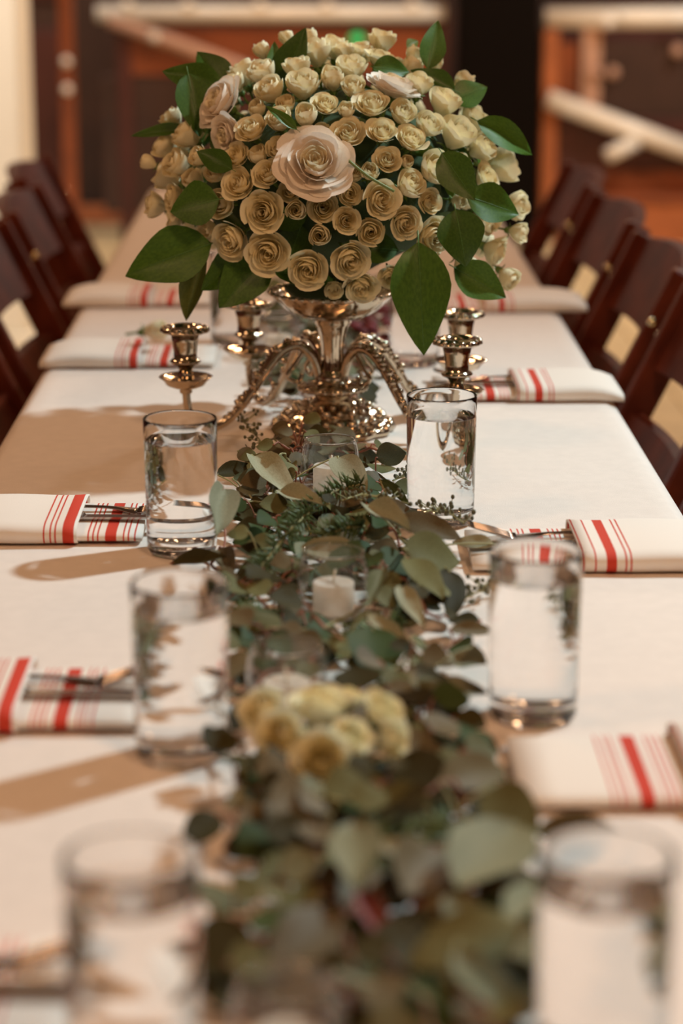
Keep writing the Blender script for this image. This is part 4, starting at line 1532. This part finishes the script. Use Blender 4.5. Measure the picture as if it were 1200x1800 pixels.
# hand-placed sprigs: (label, twig, [(base px, tip px, width px, base height, tip height, colour)])
SPR = [
    ('eucalyptus sprig with big silvery leaves at the foot of the bouquet stand', 'y',
     [((441, 800), (520, 862), 44, .050, .050, 'L'), ((488, 862), (572, 898), 34, .040, .038, 'L'), ((380, 834), (440, 820), 26, .020, .022, 'D'), ((408, 842), (453, 834), 15, .026, .028, 'M'),
      ((415, 885), (442, 917), 27, .030, .024, 'D'), ((590, 803), (640, 854), 46, .052, .044, 'L'), ((578, 882), (654, 866), 34, .040, .042, 'B')]),
    ('eucalyptus sprig hugging the glass by the crisp fork', 'r',
     [((392, 856), (372, 962), 46, .040, .012, 'L'), ((384, 965), (413, 1024), 34, .016, .006, 'B'), ((300, 990), (402, 985), 30, .004, .010, 'D'), ((478, 1002), (528, 985), 32, .026, .030, 'M'),
      ((480, 1056), (524, 1040), 20, .024, .028, 'L'), ((420, 960), (470, 990), 26, .022, .020, 'D')]),
    ('eucalyptus sprig with large rounded green leaves and pale stems', 'y',
     [((640, 887), (724, 951), 42, .056, .052, 'L'), ((697, 912), (811, 938), 44, .046, .036, 'B'), ((708, 965), (818, 980), 66, .058, .040, 'M'), ((712, 980), (780, 1030), 48, .048, .040, 'M'),
      ((788, 1002), (802, 1068), 48, .036, .022, 'D'), ((660, 890), (732, 896), 34, .050, .046, 'B'), ((668, 845), (717, 880), 18, .048, .040, 'G'), ((868, 956), (798, 946), 24, .020, .026, 'L')]),
    ('eucalyptus sprig around the votive with the clear wick', 'y',
     [((630, 973), (528, 966), 44, .030, .032, 'L'), ((635, 975), (660, 1008), 27, .030, .028, 'G'), ((700, 1030), (744, 1092), 30, .042, .030, 'L'), ((675, 1000), (648, 1078), 28, .050, .040, 'M'),
      ((655, 1104), (664, 1184), 88, .044, .030, 'G'), ((643, 1077), (742, 1152), 28, .046, .034, 'L'), ((455, 1106), (508, 1088), 42, .030, .030, 'M'), ((690, 1180), (732, 1222), 36, .034, .026, 'L')]),
    ('trailing eucalyptus sprig with red twig beside the glass on bare cloth', 'r',
     [((795, 1150), (860, 1172), 44, .012, .014, 'L'), ((765, 1203), (858, 1224), 34, .016, .012, 'L'), ((788, 1108), (868, 1112), 26, .022, .014, 'B'), ((740, 1225), (815, 1275), 44, .024, .010, 'L'),
      ((720, 1150), (760, 1215), 34, .034, .026, 'M'), ((845, 1090), (785, 1098), 24, .012, .018, 'D')]),
    ('eucalyptus sprig with broad olive leaves beside the plain-ended napkin', 'y',
     [((770, 1372), (904, 1338), 62, .040, .030, 'B'), ((848, 1392), (944, 1448), 84, .046, .036, 'M'), ((905, 1448), (802, 1572), 128, .056, .050, 'S'), ((940, 1462), (1092, 1470), 58, .028, .014, 'B'),
      ((910, 1622), (722, 1684), 92, .054, .050, 'M'), ((800, 1672), (905, 1802), 66, .050, .036, 'S'), ((868, 1680), (948, 1776), 56, .030, .020, 'D'), ((940, 1555), (890, 1640), 60, .040, .045, 'S')]),
    ('eucalyptus sprig with a pale upright leaf and red stems', 'r',
     [((622, 1446), (632, 1574), 80, .058, .052, 'S'), ((765, 1488), (698, 1584), 98, .046, .042, 'B'), ((660, 1482), (738, 1500), 30, .050, .046, 'L'), ((630, 1570), (700, 1690), 42, .044, .036, 'P'),
      ((780, 1540), (720, 1640), 44, .040, .036, 'P'), ((560, 1560), (470, 1636), 42, .040, .034, 'M'), ((590, 1600), (480, 1700), 96, .040, .036, 'B'), ((640, 1720), (760, 1800), 90, .036, .03, 'B')]),
    ('dark eucalyptus sprig spreading beside the large blurred glass', 'r',
     [((392, 1492), (478, 1488), 50, .016, .018, 'D'), ((384, 1430), (322, 1490), 54, .024, .010, 'D'), ((450, 1650), (335, 1690), 116, .034, .028, 'D'), ((475, 1384), (392, 1426), 46, .022, .016, 'L'),
      ((400, 1300), (437, 1319), 22, .012, .014, 'L'), ((520, 1500), (440, 1560), 40, .03, .022, 'M'), ((380, 1440), (330, 1400), 1, .01, .01, 'D')][:6]),
    ('eucalyptus sprig under the pale yellow roses', 'y',
     [((700, 1330), (790, 1390), 80, .034, .030, 'D'), ((660, 1400), (760, 1420), 60, .036, .034, 'M'), ((560, 1400), (640, 1440), 46, .032, .030, 'D'), ((480, 1330), (430, 1400), 44, .030, .020, 'D'),
      ((690, 1290), (780, 1330), 50, .040, .034, 'B'), ((440, 1240), (400, 1290), 40, .020, .012, 'D'), ((800, 1300), (880, 1330), 50, .020, .018, 'M')]),
]
garland_leaves = 0


def twig_parts(leaves, cen, low, pull=0.55, drop=0.014):
    srt = sorted(leaves, key=lambda q: q[0].y)
    pts = []
    for b, t, wd, c, me, m in srt:
        q = b.lerp(cen, pull)
        q.z = T + max(low, (b.z - T) - drop)
        pts.append(q)
    sm = [pts[0]]
    for i in range(1, len(pts) - 1):
        sm.append((pts[i - 1] + pts[i] * 2 + pts[i + 1]) / 4)
    sm.append(pts[-1])
    sp = spline(sm, 5)
    parts = [tube(sp, [0.0016 - 0.0006 * i / len(sp) for i in range(len(sp))], 6)]
    for b, t, wd, c, me, m in leaves:
        nearest = min(sp, key=lambda q: (q - b).length)
        mid = nearest.lerp(b, 0.5) + Vector((0, 0, 0.003))
        if (b - nearest).length > 0.002:
            parts.append(tube(spline([nearest, mid, b, b.lerp(t, 0.06)], 3), 0.0009, 5))
    return join(parts)


def best_twig(leaves, cen, low):
    """the course of the twig that runs clear of glass, petals and other leaves"""
    best = None
    for pull in (0.55, 0.35, 0.75, 0.15, 0.0):
        for drop in (0.014, 0.007, 0.020, 0.003):
            vs, fs = twig_parts(leaves, cen, low, pull, drop)
            q = Solid(vs, fs)
            n = hits(q, SOLID, 300) + 12 * hits(q, HARD, 60)
            if best is None or n < best[3]:
                best = (vs, fs, q, n)
            if n == 0:
                return best
    return best


def build_sprig(label, twig, leaves, name='eucalyptus_sprig', group='eucalyptus garland', low=0.012):
    """leaves: (base, tip, width, colour, mesh, world matrix)"""
    cen = sum((q[0] for q in leaves), Vector()) / len(leaves)
    inv = Vector((cen.x, cen.y, T))
    root = tag(empty(name, inv), label, 'eucalyptus', group)
    vs, fs, q, n = best_twig(leaves, cen, low)
    SOLID.append(q)
    link('twig', mesh('twig', [v - inv for v in vs], fs, M_TWIGY if twig == 'y' else M_TWIGR), root)
    back = Matrix.Translation(-inv)
    for b, t, wd, c, me, m in leaves:
        link('leaf', me, root, mtx=back @ m)
    return root


def leaf_at(b, t, wd, me, nr):
    x = t - b
    return frame(x, nr, b) @ Matrix.Diagonal((x.length, wd, x.length, 1))


SOLID = solids_of({'votive_holder', 'votive_candle', 'water_glass', 'folded_napkin', 'dinner_fork', 'dinner_knife', 'silver_epergne', 'maroon_bloom'})
for o in solids_of({'rose', 'rosebud'}):
    if o.hi[2] < T + 0.12:
        SOLID.append(o)
HARD = list(SOLID)

rr = random.Random(21)
HERO = []
for lab, tw, lv in SPR:
    L2 = []
    for b, t, wd, hb, ht, c in lv:
        me = rr.choice(EL[c])
        if ht < 0.022 and len(EL[c]) > 1:
            me = EL[c][1]
        jit = Vector((rr.uniform(-.1, .45), rr.uniform(-.15, .15), 0.55))
        best = None
        # slide the leaf along its line of sight, nearer or farther, until it passes through nothing
        for dh in (0, .004, -.004, .008, -.008, .012, -.012, .016, -.016, .021, -.021, .026, .031):
            for dt in (0, .006, -.006):
                pb, ptp = onz(*b, max(hb + dh, 0.009)), onz(*t, max(ht + dh + dt, 0.012))
                wm = 1.2 * wd * mpp((pb + ptp) / 2)
                m = leaf_at(pb, ptp, wm, me, (CAM - (pb + ptp) / 2).normalized() * 0.8 + jit)
                q = solid_mesh(me, m)
                h_ = hits(q, SOLID, 300) + (200 if q.lo[2] < T + 0.0012 else 0)
                if best is None or h_ < best[0]:
                    best = (h_, pb, ptp, wm, m, q)
                if h_ == 0:
                    break
            if best[0] == 0:
                break
        h_, pb, ptp, wm, m, q = best
        SOLID.append(q)
        L2.append((pb, ptp, wm, c, me, m))
    HERO.append((lab, tw, L2))
for lab, tw, L2 in HERO:
    build_sprig(lab, tw, L2)

# rosemary sprigs
def rosemary_needles(p0, p1, p2r, rr, L):
    sp = spline([p0, p1, p2r], 10)
    nd = []
    for i in range(1, len(sp)):
        tng = (sp[i] - sp[i - 1]).normalized()
        for q in range(6):
            a = rr.uniform(0, 6.28)
            nrm = tng.orthogonal().normalized()
            d = (nrm * math.cos(a) + tng.cross(nrm) * math.sin(a)) * 0.8 + tng * 0.6 + Vector((0, 0, 0.15))
            e = sp[i] + d.normalized() * L * rr.uniform(0.7, 1.1)
            e.z = max(e.z, T + 0.003)
            m_ = sp[i].lerp(e, 0.5)
            nd.append(tube([sp[i], m_, e], [0.0006, 0.0011, 0.0003], 4))
    return join(nd)


def rosemary(p0, p1, p2r, label, rr, L=0.020):
    seed = rr.random()
    best = None
    for dz in (0, 0.004, -0.004, 0.008, -0.008, -0.012):
        d = Vector((0, 0, dz))
        vs, fs = rosemary_needles(p0 + d, p1 + d, p2r + d, random.Random(seed), L)
        q = Solid(vs, fs)
        h_ = hits(q, SOLID)
        if best is None or h_ < best[0]:
            best = (h_, d, vs, fs, q)
    _, d, vs, fs, q = best
    p0, p1, p2r = p0 + d, p1 + d, p2r + d
    SOLID.append(q)
    root = tag(empty('rosemary_sprig', (p0.x, p0.y, T)), label, 'rosemary', 'rosemary in the garland')
    inv = Vector((p0.x, p0.y, T))
    sp = spline([p0 - inv, p1 - inv, p2r - inv], 10)
    link('stem', mesh('stem', *tube(sp, 0.0012, 6), M_TWIGY), root)
    o = link('needles', mesh('needles', [v - inv for v in vs], fs, M_NEEDLE), root)
    o['kind'] = 'stuff'
    return root


rr = random.Random(44)
for a, b, c, h, lab in [((545, 905), (505, 945), (455, 1010), 0.036, 'fresh rosemary tip curving down toward the blurred glass'),
                        ((640, 850), (585, 865), (530, 900), 0.045, 'rosemary sprig before the stand-side votive'),
                        ((640, 925), (600, 930), (572, 945), 0.040, 'dark rosemary sprig behind the clear-wick votive'),
                        ((700, 1090), (660, 1112), (600, 1118), 0.014, 'rosemary sprig lying against the candle'),
                        ((470, 1080), (440, 1060), (420, 1020), 0.020, 'rosemary sprig near the two touching glasses'),
                        ((600, 1450), (700, 1460), (780, 1440), 0.045, 'rosemary sprig in front of the pale yellow roses')]:
    rosemary(onz(*a, h), onz(*b, h + 0.004), onz(*c, h - 0.008), lab, rr)


# seeded eucalyptus
def seeded(pts, label, rr, spread=0.022):
    root = tag(empty('seeded_sprig', (pts[0].x, pts[0].y, T)), label, 'eucalyptus', 'seeded eucalyptus in the garland')
    inv = Vector((pts[0].x, pts[0].y, T))
    sp = spline([q - inv for q in pts], 6)
    tw = [tube(sp, 0.0010, 5)]
    sd = []
    for i in range(2, len(sp)):
        for q in range(3):
            e = sp[i] + Vector((rr.uniform(-1, 1), rr.uniform(-1, 1), rr.uniform(-0.1, 0.8))) * spread * rr.uniform(0.4, 0.9)
            e.z = max(e.z, 0.004)
            tw.append(tube([sp[i], e], 0.0005, 4))
            sd.append(ball(e, rr.uniform(0.0016, 0.0024), 6, 4, (1, 1, 1.25)))
    link('twig', mesh('twig', *join(tw), M_TWIGY), root)
    sv_, sf_ = join(tw + sd)
    SOLID.append(Solid([v + inv for v in sv_], sf_))
    o = link('seeds', mesh('seeds', *join(sd), M_SEED), root)
    o['kind'] = 'stuff'


for px, h, lab in [([(470, 790), (445, 760), (425, 735)], 0.03, 'dry seeded sprig rising beside the silver foot'), ([(735, 905), (775, 895), (815, 920)], 0.028, 'seeded sprig before the glass foot with the grey leaf'),
                   ([(600, 880), (640, 870), (700, 880)], 0.050, 'seeded sprig over the silvery leaves'), ([(800, 1060), (840, 1040), (860, 1030)], 0.010, 'thin seeded sprig trailing on the bare cloth'),
                   ([(690, 845), (720, 830), (745, 805)], 0.012, 'pale seeded sprig near the bouquet stand')]:
    seeded([onz(*q, h) for q in px], lab, rr)


# filling sprigs: along the runner, lower and darker, over and under
def runner_x(y):
    # centre line and half width of the runner on the table
    ks = [(0.8, 0.03, 0.085), (1.1, 0.03, 0.09), (1.35, 0.035, 0.085), (1.6, 0.02, 0.080), (1.85, 0.015, 0.088), (2.1, 0.01, 0.085), (2.35, 0.01, 0.07), (2.7, 0.02, 0.07), (3.0, 0.01, 0.075), (3.4, 0.02, 0.075), (4.6, 0.02, 0.07)]
    for (a, x0, w0), (b, x1, w1) in zip(ks, ks[1:]):
        if a <= y <= b:
            f = (y - a) / (b - a)
            return x0 + (x1 - x0) * f, w0 + (w1 - w0) * f
    return 0.02, 0.07


VOT = [(o.location.x, o.location.y) for o in C.objects if o.name.startswith('votive_holder')]
GLS = [(o.location.x, o.location.y) for o in C.objects if o.name.startswith('water_glass')]


def blocked(p, mv=0.034, mg=0.037):
    return any(math.hypot(p.x - a, p.y - b) < mv for a, b in VOT) or any(math.hypot(p.x - a, p.y - b) < mg for a, b in GLS) \
        or math.hypot(p.x - CX, p.y - CY) < 0.085


rr = random.Random(33)
y = 0.86
FILL = []
while y < 4.5:
    if not (2.50 < y < 2.72):
        FILL.append(y)
        if y < 2.5:
            FILL.append(y + 0.02)
        if y < 1.5:
            FILL.append(y + 0.035)
    y += 0.050 if y < 2.5 else (0.034 if y < 3.7 else 0.08)
ZONES = [(1.10, 'between the two big blurred glasses'), (1.25, 'beside the pink leaves and pale upright leaf'), (1.42, 'before the pale yellow roses'), (1.62, 'around the pale yellow roses'),
         (1.80, 'between the yellow roses and the clear-wick votive'), (1.98, 'around the clear-wick votive'), (2.18, 'between the clear-wick votive and the silvery leaves'),
         (2.55, 'at the foot of the silver stand'), (3.05, 'just behind the silver stand'), (9, 'past the silver stand among the napkins')]
for y in FILL:
    cx, hw = runner_x(y)
    near = y < 1.45
    best = None
    for attempt in range(5):
        x0 = cx + rr.uniform(-0.8, 0.8) * hw
        ang = rr.choice((1, -1)) * PI / 2 + rr.uniform(-0.9, 0.9)
        ln = rr.uniform(0.10, 0.16)
        dirv = Vector((math.cos(ang), math.sin(ang), 0))
        lv, own = [], []
        nl = rr.randint(6, 9)
        for k in range(nl):
            s = (k / (nl - 1) - 0.5) * ln
            side = 1 if k % 2 else -1
            for tr in range(9):
                b = Vector((x0, y, T)) + dirv * s
                la = ang + side * rr.uniform(0.3, 1.5)
                size = rr.uniform(0.028, 0.046) * (1.1 if near else 1) * (1 - 0.04 * tr)
                hb = rr.uniform(0.006, 0.034 + 0.002 * tr)
                b.z = T + hb + 0.006
                t = b + Vector((math.cos(la), math.sin(la), 0)) * size
                t.z = T + max(0.013, hb + rr.uniform(-0.014, 0.014))
                b += (t - b) * 0.25
                mid = (b + t) / 2
                if abs(t.x - cx) > hw * 1.3:
                    continue
                # right before a votive only low leaves lie
                if any(abs(mid.x - a) < 0.036 and 0 < c - mid.y < 0.13 for a, c in VOT):
                    b.z = T + 0.010
                    t.z = T + 0.012
                c = rr.choice('DDDMMBBGGS')
                me = rr.choice(EL[c])
                if t.z - T < 0.022 and len(EL[c]) > 1:
                    me = EL[c][1]
                wd = size * rr.uniform(0.6, 0.9)
                nr = (CAM - mid).normalized() * 0.6 + Vector((rr.uniform(-.1, .45), rr.uniform(-.15, .15), 0.7))
                m = leaf_at(b, t, wd, me, nr)
                q = solid_mesh(me, m)
                if q.lo[2] < T + 0.0012 or hits(q, SOLID, 0) or hits(q, own, 0):
                    continue
                own.append(q)
                lv.append((b, t, wd, c, me, m))
                break
        if len(lv) < 3:
            continue
        cen = sum((q[0] for q in lv), Vector()) / len(lv)
        score = len(lv) - 0.12 * best_twig(lv, cen, 0.004)[3]
        if best is None or score > best[0]:
            best = (score, lv, own)
        if score >= nl - 1.5:
            break
    if best is None or best[0] < -3:
        continue
    _, lv, own = best
    SOLID.extend(own)
    cnt = {c: sum(1 for q in lv if q[3] == c) for c in 'DMBGLS'}
    hue = {'D': 'deep green', 'M': 'olive', 'B': 'bronze-tinged', 'G': 'bottle-green', 'L': 'silvery', 'S': 'sage'}[max(cnt, key=cnt.get)]
    twc = rr.choice('yrr')
    zone = next(z for lim, z in ZONES if y < lim)
    build_sprig(hue + ' eucalyptus sprig on ' + ('a red' if twc == 'r' else 'an olive') + ' twig ' + zone, twc, lv, low=0.004)
